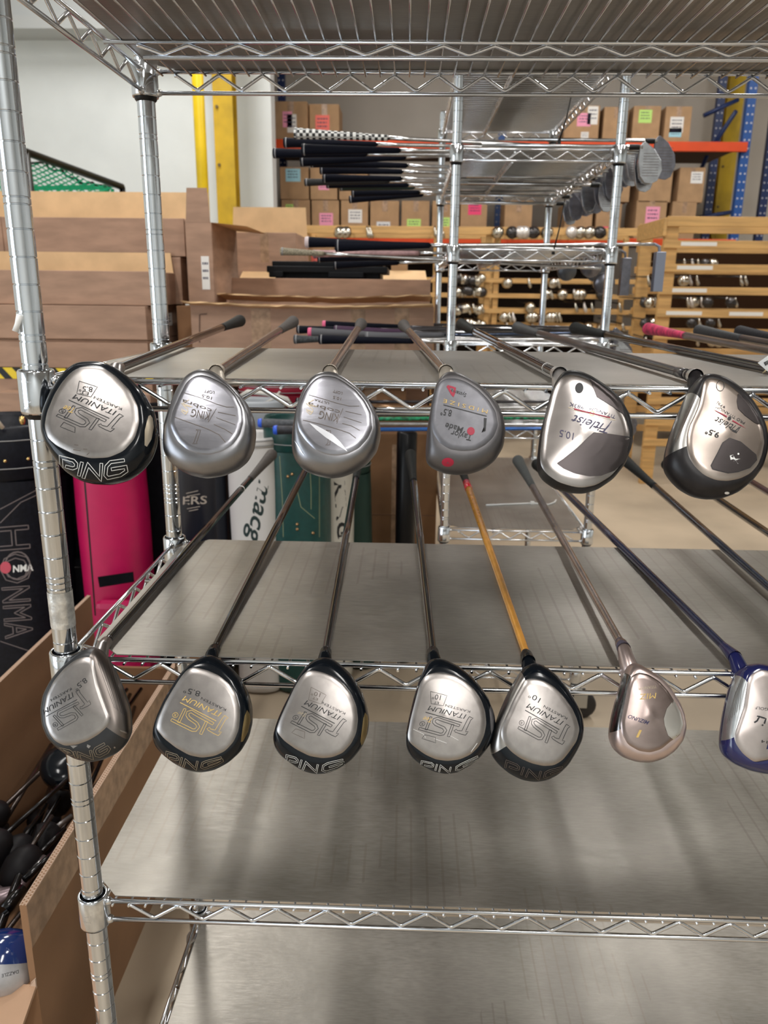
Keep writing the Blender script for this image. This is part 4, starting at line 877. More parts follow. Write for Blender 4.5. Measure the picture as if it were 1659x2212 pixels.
cross_club('lowest black putter grip over the storage tote', (722, 572), (860, 568), 2.2, blk_grip, rg=.016, kind='mallet', headm=mat('grey_mallet', (.13, .14, .16), .4, .7), xend=.93)
# shelf just behind the front rack: loose clubs
for i, (ge, gs, Y, m, sm_, cap, lab) in enumerate([
    ((690, 733), (893, 737), 1.48, blk_grip, None, None, 'dusty black grip nearest the camera behind the upper sheet'),
    ((636, 733), (700, 733), 1.58, mat('ringed_grip', (.04, .045, .05), .7, 0, 150, .5), None, None, 'ringed dark grip at the left end of the low pile'),
    ((642, 712), (800, 712), 1.85, blk_grip, graph, None, 'short black grip at the back left of the low pile'),
    ((723, 712), (880, 717), 1.80, mat('purple_grip', (.05, .012, .05), .6), graph, None, 'dark purple grip in the middle of the low pile'),
    ((699, 701), (876, 706), 2.0, blk_grip, graph, mat('pink_cap', (.75, .12, .25), .5), 'black grip with a pink end cap in the low pile'),
    ((668, 717), (830, 723), 1.72, mat('grey_grip', (.10, .10, .11), .7), None, mat('pink_cap', (.75, .12, .25), .5), 'grey grip with pink cap above the dusty black one'),
    ((728, 697), (880, 700), 2.15, mat('faded_grip', (.16, .14, .15), .7), graph, None, 'faded grey grip at the very back of the low pile'),
    ((790, 727), (960, 724), 1.62, mat('grey_grip', (.10, .10, .11), .7), shaft_mat('blue_steel', (.05, .07, .12), .15, .8), None, 'short grey grip with a blue shaft in the low pile')]):
    cross_club(lab, ge, gs, Y, m, sm_, cap=cap, kind='iron', xend=.965+.02*(i % 3), headm=irond if i % 2 else ironm, hh=.07, group='clubs in the low pile on the rear rack')
# shelf below: shafts seen between the rails of the front rack
greenw = mat('green_checked', (.0, .22, .09), .4, 0, 90, .9)
for i, (ge, gs, Y, m, sm_, cap, lab) in enumerate([
    ((561, 914), (735, 915), 1.47, mat('ringed_grey_grip', (.085, .09, .10), .7, 0, 120, .3), steel_sh, mat('blue_cap', (.02, .10, .65), .4), 'ringed grey grip with a blue cap above the green golf bag'),
    ((594, 929), (760, 928), 1.42, mat('patterned_grip', (.03, .03, .04), .6, 0, 60, .6), shaft_mat('blue_white', (.02, .12, .42), .2, .3), mat('blue_cap', (.02, .10, .65), .4), 'patterned dark grip with a blue cap resting lowest over the green golf bag'),
    ((640, 868), (800, 868), 1.9, blk_grip, graph, None, 'dark shaft seen just under the front shelf rail'),
    ((640, 886), (810, 884), 1.72, blk_grip, steel_sh, None, 'bright steel shaft seen behind the zigzag brace'),
    ((650, 906), (800, 905), 1.55, blk_grip, greenw, None, 'black and green shaft seen under the front shelf'),
    ((660, 876), (800, 878), 1.85, blk_grip, shaft_mat('copper', (.35, .2, .1), .3, .8), None, 'copper toned shaft behind the zigzag brace'),
    ((655, 896), (805, 895), 1.65, blk_grip, graph, None, 'dark graphite shaft above the green one')]):
    cross_club(lab, ge, gs, Y, m, sm_, cap=cap, kind='iron', xend=.95+.015*i, headm=irond, hh=.06, group='clubs on the shelf below the low pile', rs=.0062)
# cable ties
for (a, b, Y, lab) in (((1236, 198), (1208, 305), 1.44, 'long black cable tie standing up from the rear rack'), ((1220, 430), (1195, 545), 1.45, 'black cable tie hanging below the rear iron heads')):
    p = P(*a, Y); q = P(*b, Y); r = empty('cable_tie', q, lab, 'cable tie')
    MB().tube([q, (p+q)/2+V((.003, 0, 0)), p], [.0022, .0018, .0012], 6).build('strap', blackp, r)
    MB().box((q.x-.004, q.y-.004, q.z-.006), (q.x+.004, q.y+.004, q.z+.004)).build('lock', blackp, r)
zt = ZR[5]+.0062; pts = [PZ(x, y, zt+.002) for x, y in ((1050, 1091), (1100, 1089), (1150, 1087), (1185, 1090), (1198, 1085), (1201, 1080))]
r = empty('cable_tie', pts[0], 'white cable tie lying on the low sheet of the rear rack', 'cable tie'); whp = mat('white_nylon', (.80, .80, .78), .4)
MB().tube(pts, .0026, 8).build('strap', whp, r)
hq = pts[2]; MB().box((hq.x-.006, hq.y-.006, hq.z-.003), (hq.x+.006, hq.y+.006, hq.z+.006)).build('lock', whp, r)

# ================================================================== CARTONS
def carton(label, x0, x1, y0, y1, z0, z1, m=card, name='cardboard_box', group=None, flaps=(), seams=(), notes=(), open_=False, tapes=(), t=.006, cat='cardboard box', marks=()):
    """flaps: (side, length, angle deg from vertical outward, material)  notes: (material, u0, u1, v0, v1, face)"""
    root = empty(name, ((x0+x1)/2, (y0+y1)/2, z0), label, cat, group)
    b = MB()
    if open_:
        b.box((x0, y0, z0), (x1, y0+t, z1)).box((x0, y1-t, z0), (x1, y1, z1)).box((x0, y0+t, z0), (x0+t, y1-t, z1)).box((x1-t, y0+t, z0), (x1, y1-t, z1)).box((x0+t, y0+t, z0), (x1-t, y1-t, z0+t))
    else: b.box((x0, y0, z0), (x1, y1, z1))
    body = b.build('body', m, root, .002)
    for side, ln, ang, fm in flaps:
        a = math.radians(ang); c, s = math.cos(a)*ln, math.sin(a)*ln
        if side == 'f': q = [(x0+.004, y0, z1), (x1-.004, y0, z1), (x1-.012, y0-s, z1+c), (x0+.012, y0-s, z1+c)]; n = (0, 1, .01)
        if side == 'b': q = [(x0+.004, y1, z1), (x1-.004, y1, z1), (x1-.012, y1+s, z1+c), (x0+.012, y1+s, z1+c)]; n = (0, -1, .01)
        if side == 'r': q = [(x1, y0+.004, z1), (x1, y1-.004, z1), (x1+s, y1-.012, z1+c), (x1+s, y0+.012, z1+c)]; n = (-1, 0, .01)
        if side == 'l': q = [(x0, y0+.004, z1), (x0, y1-.004, z1), (x0-s, y1-.012, z1+c), (x0-s, y0+.012, z1+c)]; n = (1, 0, .01)
        MB().slab(q, n, .004).build('flap', fm, root)
    w = x1-x0; h = z1-z0; d = y1-y0
    for i, (nm, u0, u1, v0, v1, face) in enumerate(notes):
        if face == 'f': q = [(x0+w*u0, y0, z0+h*v0), (x0+w*u1, y0, z0+h*v0), (x0+w*u1, y0, z0+h*v1), (x0+w*u0, y0, z0+h*v1)]; n = (0, -1, 0); ux = (1, 0, 0)
        else: q = [(x1, y0+d*u0, z0+h*v0), (x1, y0+d*u1, z0+h*v0), (x1, y0+d*u1, z0+h*v1), (x1, y0+d*u0, z0+h*v1)]; n = (1, 0, 0)
        nt = MB().slab(q, n, .0012).build('paper_note', nm, body)
        ln = MB(); q = [V(p)+V(n)*.0013 for p in q]; rr = random.Random(i+int(abs(x0)*1000))
        for k in range(3):
            v = .75-.22*k; u = .14; 
            while u < .8:
                e = min(.86, u+rr.uniform(.06, .2))
                A = q[0].lerp(q[1], u).lerp(q[3].lerp(q[2], u), v); B = q[0].lerp(q[1], e).lerp(q[3].lerp(q[2], e), v)
                hh = (q[3]-q[0])*.07
                ln.slab([A, B, B+hh, A+hh], n, .0003); u = e+rr.uniform(.03, .07)
        if nm.name != 'white_blank': ln.build('scribble', ink_b, nt)
    for (u0, u1, v0, v1, face) in tapes:
        if face == 'f': q = [(x0+w*u0, y0, z0+h*v0), (x0+w*u1, y0, z0+h*v0), (x0+w*u1, y0, z0+h*v1), (x0+w*u0, y0, z0+h*v1)]; n = (0, -1, 0)
        else: q = [(x1, y0+d*u0, z0+h*v0), (x1, y0+d*u1, z0+h*v0), (x1, y0+d*u1, z0+h*v1), (x1, y0+d*u0, z0+h*v1)]; n = (1, 0, 0)
        MB().slab(q, n, .0006).build('tape', tapem, body)
    for (u0, v0, u1, v1) in seams:
        A = V((x0+w*u0, y0, z0+h*v0)); B = V((x0+w*u1, y0, z0+h*v1)); MB().tube([A, B], .0018, 5).build('crease', mat('crease_brown', (.22, .12, .07), .8), body)
    return root, body
pink = mat('pink_note', (.90, .35, .50), .6); hot = mat('hot_pink_note', (.85, .06, .18), .6); white = mat('white_note', (.82, .80, .76), .6)
lime = mat('lime_note', (.52, .78, .20), .6); blue = mat('pale_blue_note', (.38, .68, .78), .6); rednote = mat('coral_note', (.90, .18, .14), .6)
# -- the stack of long cartons at the left
YS = 2.12
def XZ(px, py, Y): p = P(px, py, Y); return p.x, p.z
xr, zt = XZ(405, 470, YS+.12); xr = P(332, 650, YS).x
z_top = P(200, 470, YS).z; z_m = P(200, 545, YS).z; z_a = P(200, 585, YS).z; z_b = P(200, 660, YS).z; z_c = P(200, 735, YS).z; z_d = P(200, 795, YS).z; z_e = P(200, 820, YS).z
XL = -2.1
YT = YS+.30
carton('long brown carton on top of the left stack, its lit rear flap standing up', XL, P(398, 500, YT).x, YT, YT+.45, P(200, 552, YT).z, P(200, 470, YT).z, open_=True, flaps=[('b', .145, 5, card_in), ('r', .11, 150, card)], seams=[(.55, 0, .55, 1)], notes=[(white, .25, .55, .25, .80, 'r')], tapes=[(.42, .50, .6, 1, 'f')])
carton('long brown carton second from the top of the left stack with a folded open flap', XL, xr, YS, YS+.285, z_b+.002, z_a, open_=True, flaps=[('b', P(200, 545, YS+.29).z-z_a, 2, card_in)], seams=[(.70, 0, .70, 1), (.45, 0, .45, 1)], tapes=[(.56, .64, .75, 1, 'f')])
MB_ = P(332, 585, YS)
carton('plain long brown carton third from the top of the left stack', XL, P(318, 700, YS-.02).x, YS-.03, YS+.50, z_c+.002, z_b, seams=[(0, .03, 1, .03)], notes=[(white, .35, .6, .35, .75, 'r')])
carton('long brown carton above the striped tape of the left stack', XL, P(322, 760, YS-.02).x, YS-.03, YS+.50, z_d+.002, z_c, seams=[(0, .97, 1, .97)])
r4, b4 = carton('lowest brown carton of the left stack with black and yellow striped tape', XL, P(330, 820, YS-.02).x, YS-.03, YS+.50, FLOOR+.002, z_d, seams=[])
st = MB(); ylw = mat('hazard_yellow', (.85, .62, .02), .5)
xq = P(-20, 805, YS-.03).x; xw2 = P(330, 805, YS-.03).x; zt1 = P(100, 795, YS-.03).z; zt0 = P(100, 819, YS-.03).z
st.slab([(XL+.01, YS-.031, zt0), (xw2, YS-.031, zt0), (xw2, YS-.031, zt1), (XL+.01, YS-.031, zt1)], (0, -1, 0), .0006)
s0 = st.build('hazard_tape', ylw, b4); sk = MB(); x = XL+.03
while x < xw2-.08: sk.slab([(x+.035, YS-.032, zt0), (x+.065, YS-.032, zt0), (x+.03, YS-.032, zt1), (x, YS-.032, zt1)], (0, -1, 0), .0004); x += .066
sk.build('black_stripes', blackp, s0)
# second column just right of the stack
xs = P(405, 600, 2.35).x
carton('upright carton with a raised corner flap behind the left stack', P(400, 500, 2.3).x, P(457, 500, 2.3).x, 2.3, 2.75, z_b, P(430, 480, 2.3).z, m=card, flaps=[('r', .13, 95, card_in), ('f', .12, -2, card)], notes=[(white, .55, .85, .2, .6, 'f')], open_=True)
carton('brown carton holding up the topmost carton of the left stack', XL+.05, P(392, 600, YT).x, YT, YT+.44, z_b+.002, P(200, 553, YT).z-.001, m=card)
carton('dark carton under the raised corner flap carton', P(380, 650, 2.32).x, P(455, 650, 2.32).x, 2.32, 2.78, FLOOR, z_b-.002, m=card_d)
carton('wide carton with a bright inside flap behind the rear grips', P(457, 560, 3.18).x, P(640, 560, 3.18).x, 3.18, 3.66, P(500, 600, 3.18).z, P(550, 502, 3.18).z, m=card, open_=True, flaps=[('b', .16, 4, card_in)], tapes=[(.58, .68, .35, 1, 'f')])
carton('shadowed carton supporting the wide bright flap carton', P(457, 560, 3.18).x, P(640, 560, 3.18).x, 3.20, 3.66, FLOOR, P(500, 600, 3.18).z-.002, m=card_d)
carton('carton with a coral note behind the storage tote', P(640, 560, 3.72).x, P(712, 560, 3.72).x, 3.72, 4.0, FLOOR, P(670, 523, 3.72).z, m=card_o, notes=[(rednote, .45, .98, .90, .96, 'f')])
carton('small ochre carton between the tote and the rear rack', P(845, 580, 3.2).x, P(880, 580, 3.2).x, 3.2, 3.5, FLOOR, P(860, 567, 3.2).z, m=card_o)
# the open carton holding the tote, and the long carton in front of it
ytop = P(700, 602, 2.62).z
carton('long open carton holding the black storage tote', P(462, 620, 2.62).x, P(930, 620, 2.62).x, 2.62, 3.12, FLOOR+.02, ytop, open_=True, flaps=[('b', .10, 60, card_in), ('l', .16, 75, card_in), ('r', .15, 50, card)])
r, b = carton('very long worn carton with sagging torn flaps in front of the rear rack', P(413, 700, 2.13).x, RX0-.025, 2.13, 2.55, P(500, 770, 2.13).z-.11, P(600, 657, 2.13).z, m=card, open_=True, t=.008, tapes=[(.25, .33, 0, 1, 'f'), (.66, .72, 0, 1, 'f'), (.84, .9, .3, 1, 'f')])
def wavy(x0, x1, y, z, out, up, thick, n=26, seed=1):
    rr = random.Random(seed); vs = []; fs = []
    for i in range(n+1):
        x = x0+(x1-x0)*i/n; u = i/n; sag = -.012*math.sin(u*math.pi)+rr.uniform(-.002, .002)
        for (dy, dz) in ((0, 0), (out, up), (out, up+thick), (0, thick)): vs.append((x, y+dy+(rr.uniform(-.004, .004) if dy else 0), z+dz+sag))
    for i in range(n):
        for k in range(4): fs.append((i*4+k, i*4+(k+1) % 4, i*4+4+(k+1) % 4, i*4+4+k))
    fs += [(0, 1, 2, 3), (4*n+3, 4*n+2, 4*n+1, 4*n)]
    return MB().add(vs, fs)
xa = P(413, 700, 2.13).x; zz = P(600, 657, 2.13).z
wavy(xa-.02, RX0-.03, 2.13, zz-.004, -.05, .008, .005, seed=2).build('flap', card_in, r)
wavy(xa-.015, RX0-.03, 2.50, zz+.012, -.16, .022, .005, seed=5).build('flap', card_in, r)
MB().slab([P(432, 680, 2.128), P(447, 679, 2.128), P(447, 677, 2.128), P(432, 678, 2.128)], (0, -1, 0), .0005).slab([P(430, 679, 2.128), P(432, 679, 2.128), P(432, 740, 2.128), P(430, 740, 2.128)], (0, -1, 0), .0005).build('printed_marks', mat('print_brown', (.12, .07, .05), .8), b)
zlb = P(500, 770, 2.13).z-.115
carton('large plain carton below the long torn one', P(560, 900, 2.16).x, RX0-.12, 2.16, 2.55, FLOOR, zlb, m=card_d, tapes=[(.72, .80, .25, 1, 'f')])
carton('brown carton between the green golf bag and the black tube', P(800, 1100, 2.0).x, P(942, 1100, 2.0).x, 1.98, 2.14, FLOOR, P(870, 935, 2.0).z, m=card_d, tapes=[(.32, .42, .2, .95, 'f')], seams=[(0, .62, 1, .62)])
carton('carton standing low behind the golf bags at the left', P(180, 850, 2.02).x-.3, P(330, 850, 2.02).x, 1.99, 2.07, FLOOR, P(200, 850, 2.0).z, m=card)
# black tote
tx0, tx1 = P(583, 590, 2.75).x, P(838, 590, 2.75).x
tr_ = empty('storage_tote', ((tx0+tx1)/2, 2.75, ytop-.12), 'black plastic storage tote with a stepped lid inside the long carton', 'storage tote')
tot = mat('tote_black', (.007, .008, .010), .5, spec=.15)
zt_ = P(700, 572, 2.75).z
MB().box((tx0+.03, 2.70, FLOOR+.3), (tx1-.03, 3.05, zt_-.02)).build('bin', tot, tr_, .01)
MB().box((tx0, 2.67, zt_-.035), (tx1, 3.08, zt_-.008)).box((tx0+.02, 2.69, zt_-.008), (tx1-.02, 3.06, zt_+.012)).box((tx0+.01, 2.665, zt_-.055), (tx0+.07, 2.70, zt_-.03)).box((tx1-.25, 2.665, zt_-.055), (tx1-.1, 2.70, zt_-.03)).build('lid', tot, tr_, .004)
# ================================================================== OPEN CARTON OF CLUBS, FRONT LEFT
bx0, bx1, by0, by1, bz = -.53, -.155, .12, 1.28, -.80
cr = empty('cardboard_box', ((bx0+bx1)/2, (by0+by1)/2, FLOOR), 'big open double-walled carton full of golf clubs on the floor left of the rack', 'cardboard box')
corr = mat('carton_brown_outer', (.30, .165, .085), .8, 0, 5, .16, (1, 1, 1), .1); edge = mat('corrugated_edge', (.62, .45, .34), .85)
T = .010; lowz = -.945
for nm, a, b in (('side_panel', (bx1-T, by0, FLOOR), (bx1, by1, bz)), ('side_panel', (bx0, by0, FLOOR), (bx0+T, by1, bz)), ('end_panel', (bx0+T, by1-T, FLOOR), (bx1-T, by1, -1.02)), ('end_panel', (bx0+T, by0, FLOOR), (bx1-T, by0+T, lowz)), ('base_panel', (bx0+T, by0+T, FLOOR), (bx1-T, by1-T, FLOOR+T))):
    p = MB().box(a, b).build(nm, corr, cr)
    if nm == 'side_panel':
        e = MB(); n = int((by1-by0)/.0062)
        for k in range(n):
            y = by0+.001+k*.0062
            e.tube([(a[0]+.0006, y, bz+.0003), (b[0]-.0006, y+.0031, bz+.0003)], .0006, 4, False).tube([(b[0]-.0006, y+.0031, bz+.0003), (a[0]+.0006, y+.0062, bz+.0003)], .0006, 4, False)
        for xx in (a[0]+.0006, (a[0]+b[0])/2, b[0]-.0006): e.tube([(xx, by0, bz+.0004), (xx, by1, bz+.0004)], .0008, 4, False)
        e.build('corrugated_edge', edge, p)
MB().slab([(bx1-.012, by0-.001, lowz), (bx1, by0-.001, lowz), (bx1+.0005, by0-.001, lowz+.018), (bx1-.006, by0-.002, lowz+.012)], (0, -1, 0), .003).build('torn_corner', edge, cr)
MB().slab([(bx1+.0003, by0, bz-.075), (bx1+.0003, by0+.75, bz-.075), (bx1+.0003, by0+.75, bz), (bx1+.0003, by0, bz)], (1, 0, 0), .0004).build('tape', tapem, cr)
MB().slab([(bx0-.04, by0-.30, lowz-.10), (bx1, by0-.28, lowz-.12), (bx1, by0, lowz), (bx0, by0, lowz)], (0, -.3, 1), .006).build('flap', mat('carton_light_flap', (.46, .28, .17), .7, 0, 9, .12), cr)
# clubs inside
rnd = random.Random(11); dk = [shaft_mat('inside_%s' % n, c, .25, .7) for n, c in (('black', (.008, .007, .008)), ('brown', (.06, .045, .04)), ('grey', (.20, .19, .19)))]
ghd = mat('inside_head_dark', (.008, .007, .008), .5, spec=.15)
labs = ['long dark shaft lying highest along the left panel in the open carton', 'brown mottled shaft crossing the open carton', 'grey wood head with neck near the corrugated edge', 'thin dark shaft below the grey neck in the open carton', 'black grip lying near the front of the open carton', 'dark shaft against the far end of the open carton', 'dark shaft low in the middle of the open carton', 'shaft with a gold flecked band in the open carton', 'dark club lying deepest by the right panel', 'black shaft crossing over the front of the open carton']
segs = [((-20, 1830), (178, 1655), .0055, 0), ((44, 1865), (112, 1762), .0045, 1), ((58, 1898), (98, 1852), .009, 2), ((88, 1812), (155, 1762), .006, 2), ((8, 1968), (50, 1918), .012, 0), ((120, 1700), (170, 1660), .005, 0), ((30, 1840), (100, 1740), .005, 0), ((80, 1850), (140, 1790), .006, 0), ((52, 1900), (120, 1840), .007, 0)]
for i, (a, b, rr, k) in enumerate(segs):
    za = -.93-.012*(i % 4) if i != 9 else -.90
    A = PZ(a[0], a[1], za); B = PZ(b[0], b[1], za+.01)
    A.x = max(min(A.x, bx1-.03), bx0+.03); B.x = max(min(B.x, bx1-.03), bx0+.03)
    A.y = max(A.y, by0+.02); B.y = min(B.y, by1-.03)
    r = empty('golf_club', A, labs[i], 'golf club', 'clubs lying in the open carton')
    MB().tube([A, A.lerp(B, .5), B], [rr, rr*.9, rr*.8], 10).build('shaft', dk[k], r)
    if i in (0, 1, 3, 6): MB().lathe([(0, -.05), (.02, -.045), (.032, -.02), (.034, .0), (.028, .02), (.012, .034), (0, .036)], A+V((0, .01, -.012)), 20, (.3, .6, .5)).build('club_head', ghd, r)
    if i == 2: MB().tube([A, A+V((-.01, -.02, -.01)), A+V((-.03, -.035, -.012)), A+V((-.06, -.02, -.015))], [.009, .012, .018, .02], 12).build('club_head', mat('mauve_head', (.16, .12, .13), .3, .6), r)
# filling of dark shafts and heads
for i in range(26):
    x = rnd.uniform(bx0+.05, bx1-.05); y = rnd.uniform(by0+.1, by1-.5); z = rnd.uniform(FLOOR+.03, -1.0)
    A = V((x, y, z)); B = V((min(max(x+rnd.uniform(-.12, .12), bx0+.04), bx1-.04), min(y+rnd.uniform(.3, .6), by1-.04), z+rnd.uniform(-.02, .05)))
    r = empty('golf_club', A, 'dark club half lost in the shadow at the bottom of the open carton', 'golf club', 'clubs in the shadow of the open carton')
    MB().tube([A, B], .0055, 8).build('shaft', dk[i % 2], r)
    MB().lathe([(0, -.03), (.016, -.028), (.026, -.010), (.027, .006), (.017, .022), (0, .026)], A, 14, (rnd.uniform(-.5, .5), rnd.uniform(-.5, .5), 1)).build('club_head', ghd, r)
# far end wood head and the blue and white driver
h = P(140, 1650, 1.05); h.z = -.86; A = PZ(145, 1655, -.93)
r = empty('golf_club', A, 'black driver head at the far end of the open carton', 'golf club', 'clubs lying in the open carton')
MB().lathe([(0, -.035), (.03, -.033), (.05, -.018), (.055, 0), (.05, .014), (.03, .024), (0, .028)], A, 28, (.25, -.2, 1)).build('club_head', black_gl, r)
c0 = PZ(8, 2070, -.925)
r = empty('golf_club', c0, 'driver with navy crown and scuffed white sole at the lower left corner', 'golf club')
N = 28; rg = []
ax = (V((-.1, -.55, .35))).normalized(); q = V((0, 0, 1)).rotation_difference(ax)
def dome(prof, c):
    return [[c+q @ V((r0*math.cos(2*math.pi*k/N)*.96, r0*math.sin(2*math.pi*k/N), z)) for k in range(N)] for r0, z in prof]
def loft(rings):
    m = MB(); vs = [p for g in rings for p in g]; m.add(vs, [(i*N+k, i*N+(k+1) % N, (i+1)*N+(k+1) % N, (i+1)*N+k) for i in range(len(rings)-1) for k in range(N)], True); return m
bluec = mat('deep_blue_crown', (.006, .025, .13), .12, 0, coat=.6)
up_ = V((0, .3, 1)).normalized()
ho = loft([[c0+V((.050*math.cos(2*math.pi*k/N)*c_, 0, 0))+V((0, .045*math.sin(2*math.pi*k/N)*c_, 0))+V((0, 0, z_)) for k in range(N)] for c_, z_ in ((1.0, -.002), (.99, .010), (.92, .021), (.75, .031), (.45, .038), (.02, .041))]).build('club_head', bluec, r)
sp = loft([[c0+V((.050*math.cos(2*math.pi*k/N)*c_, 0, 0))+V((0, .045*math.sin(2*math.pi*k/N)*c_, 0))+V((0, 0, z_)) for k in range(N)] for c_, z_ in ((1.0, -.002), (.99, -.015), (.94, -.030), (.80, -.042), (.5, -.050), (.02, -.052))]).build('sole_plate', mat('scuffed_white_sole', (.50, .50, .52), .4, .5, 30, .25), ho)
for o_ in (ho, sp):
    for v_ in o_.data.vertices: v_.co = c0+Matrix.Rotation(math.radians(-38), 3, 'X') @ (v_.co-c0)
tb = bvh([sp]); m = MB(); text_on(m, tb, 'DAZZLE', (40, 2095), (2, 2105), 7, .2)
if m.f: m.build('sole_lettering', ink_k, sp)
MB().tube([c0+V((-.04, .04, -.02)), c0+V((-.12, .4, -.03))], [.008, .006], 10).build('shaft', dk[0], r)

# ================================================================== GOLF BAGS
def bag(label, xc, Y, rx, ry, top, m, bot=FLOOR, cuff=None, cuffh=.10, name='golf_bag', taper=.88, pockets=(), n=36, slots=True, lean=0., cat='golf bag'):
    root = empty(name, (xc, Y, bot), label, cat)
    mb = MB(); zs = [bot+.01, bot+.03, bot+.3*(top-bot), bot+.6*(top-bot), bot+.8*(top-bot), top-cuffh]
    sc_ = [taper*.96, taper, taper, (1+taper)/2, .97, .97]
    rings = []
    for z, s in zip(zs, sc_):
        t = (z-bot)/(top-bot)
        rings.append([V((xc+lean*t+rx*s*math.copysign(abs(math.cos(2*math.pi*k/n))**.8, math.cos(2*math.pi*k/n))*(1+.012*math.sin(9*z+k)), Y+ry*s*math.copysign(abs(math.sin(2*math.pi*k/n))**.8, math.sin(2*math.pi*k/n)), z)) for k in range(n)])
    vs = [p for r in rings for p in r]; fs = [(i*n+k, i*n+(k+1) % n, (i+1)*n+(k+1) % n, (i+1)*n+k) for i in range(len(rings)-1) for k in range(n)]
    fs.append(tuple(range(n))[::-1])
    mb.add(vs, fs, True); body = mb.build('bag_body', m, root)
    cm = MB(); cr_ = []
    for z, s in ((top-cuffh, .99), (top-cuffh*.95, 1.04), (top-cuffh*.5, 1.06), (top-.008, 1.04), (top, 1.0), (top-.01, .93), (top-.05, .92)):
        cr_.append([V((xc+lean+rx*s*math.cos(2*math.pi*k/n), Y+ry*s*math.sin(2*math.pi*k/n), z)) for k in range(n)])
    vs = [p for r in cr_ for p in r]; cm.add(vs, [(i*n+k, i*n+(k+1) % n, (i+1)*n+(k+1) % n, (i+1)*n+k) for i in range(len(cr_)-1) for k in range(n)]+[tuple(range((len(cr_)-1)*n, len(cr_)*n))], True)
    cu = cm.build('cuff', cuff or m, root)
    for k in (.25, .75):
        sm = MB(); z = top-cuffh*k
        sm.tube([(xc+lean+rx*1.065*math.cos(2*math.pi*j/24), Y+ry*1.065*math.sin(2*math.pi*j/24), z) for j in range(24)], .0015, 5, closed=True).build('stitching', mat('stitch_grey', (.30, .30, .30), .7), cu)
    for (u0, u1, z0, z1, dep, pm) in pockets:
        pb = MB().box((xc+rx*u0, Y-ry-dep, z0), (xc+rx*u1, Y-ry*.4, z1)).build('pocket', pm, root, .02)
        MB().tube([(xc+rx*u0+.015, Y-ry-dep-.001, z1-.03), (xc+rx*u1-.015, Y-ry-dep-.001, z1-.03)], .0025, 6).build('zip', blackp, pb)
    return root, body, cu
leather = mat('black_leather', (.006, .007, .012), .4, 0, 90, .3, bump=.25, spec=.2)
blk_cloth = mat('black_cloth', (.004, .004, .006), .8, 0, 40, .3, spec=.1)
YB = 1.5
root, body, cu = bag('large black leather golf bag with embossed lettering at the left edge', P(5, 900, YB).x, YB, .175, .15, P(40, 905, YB).z, leather, cuffh=.16)
tb = bvh([body])
m = MB()
for pts in ([(0, 1130), (45, 1085), (100, 1060)], [(0, 1100), (95, 1050)], [(0, 1385), (90, 1415)]): ribbon(m, tb, pts, .0025)
text_outline_on(m, tb, 'HO', (-6, 1140), (4, 1262), 68, .003)
text_outline_on(m, tb, 'NMA', (4, 1270), (12, 1380), 60, .003)
circ2 = [(38+27*math.cos(t*math.pi/10), 1222+30*math.sin(t*math.pi/10)) for t in range(20)]
ribbon(m, tb, circ2, .004, True)
m.build('embossed_outline', mat('thread_grey', (.16, .13, .13), .6), body)
m = MB(); text_on(m, tb, 'NMA', (28, 1236), (72, 1232), 14, .1, .03); 
if m.f: m.build('white_patch_lettering', ink_w, body)
m = MB(); patch(m, tb, [(12+12*math.cos(t*math.pi/8), 1226+13*math.sin(t*math.pi/8)) for t in range(16)]); m.build('red_emblem', mat('emblem_red', (.55, .08, .12), .6), body)
rv = MB(); tb2 = bvh([cu])
for x, y in ((11, 996), (61, 991)):
    h = hit(bvh([body, cu]), x, y)
    if h: MB().lathe([(0, .004), (.004, .003), (.005, 0)], h[0], 10, h[1]).build('rivet', mat('brass', (.7, .5, .2), .25, 1.), body)
MB().tube([V((P(30, 870, YB).x, YB-.16, P(30, 905, YB).z)), V((P(25, 870, YB).x, YB-.18, P(25, 880, YB).z)), V((P(50, 870, YB).x, YB-.18, P(50, 876, YB).z)), V((P(60, 870, YB).x, YB-.16, P(60, 905, YB).z))], .006, 8).build('handle', mat('cream_strap', (.65, .62, .5), .5), root)
MB().lathe([(0, -.012), (.006, -.01), (.008, 0), (.006, .01), (0, .012)], P(48, 908, YB-.2), 12).build('buckle', mat('brass', (.7, .5, .2), .25, 1.), root)
mag = mat('magenta_nylon', (.50, .004, .085), .42, 0, 6, .2)
xm = (P(168, 1100, YB).x+P(312, 1100, YB).x)/2; wm = (P(312, 1100, YB).x-P(168, 1100, YB).x)/2
root, body, cu = bag('bright magenta nylon golf bag behind the front rack', xm, YB+.02, wm, .11, P(300, 838, YB).z, mag, cuffh=.05, taper=.98)
tb = bvh([body]); m = MB(); ribbon(m, tb, [(183, 1040), (188, 1100), (196, 1200), (206, 1330)], .006); m.build('black_piping', blackp, body)
MB().box((xm-.03, YB-.13, P(250, 1300, YB).z-.25), (xm+wm+.02, YB-.08, P(250, 1268, YB).z)).build('pocket', mag, root, .02)
m = MB(); m.slab([P(212, 1246, YB-.135), P(288, 1235, YB-.135), P(290, 1256, YB-.135), P(216, 1268, YB-.135)], (0, -1, 0), .004); m.build('zip_flap', blk_cloth, root)
bag('black mesh-pocket golf bag between the leather bag and the magenta bag', P(150, 1000, 1.62).x, 1.64, .085, .09, P(150, 860, 1.62).z, blk_cloth, pockets=[(-.8, .9, P(150, 1330, 1.6).z, P(150, 1190, 1.6).z, .02, blk_cloth)])
bag('black golf bag right of the magenta bag with its side in shadow', P(345, 1000, 1.68).x, 1.70, .085, .1, P(345, 880, 1.68).z, blk_cloth)
root, body, cu = bag('black golf bag with pale serif lettering behind the rear left post', P(428, 1000, 1.62).x, 1.62, .098, .09, P(430, 920, 1.62).z, mat('black_vinyl', (.008, .010, .018), .22), cuffh=.09)
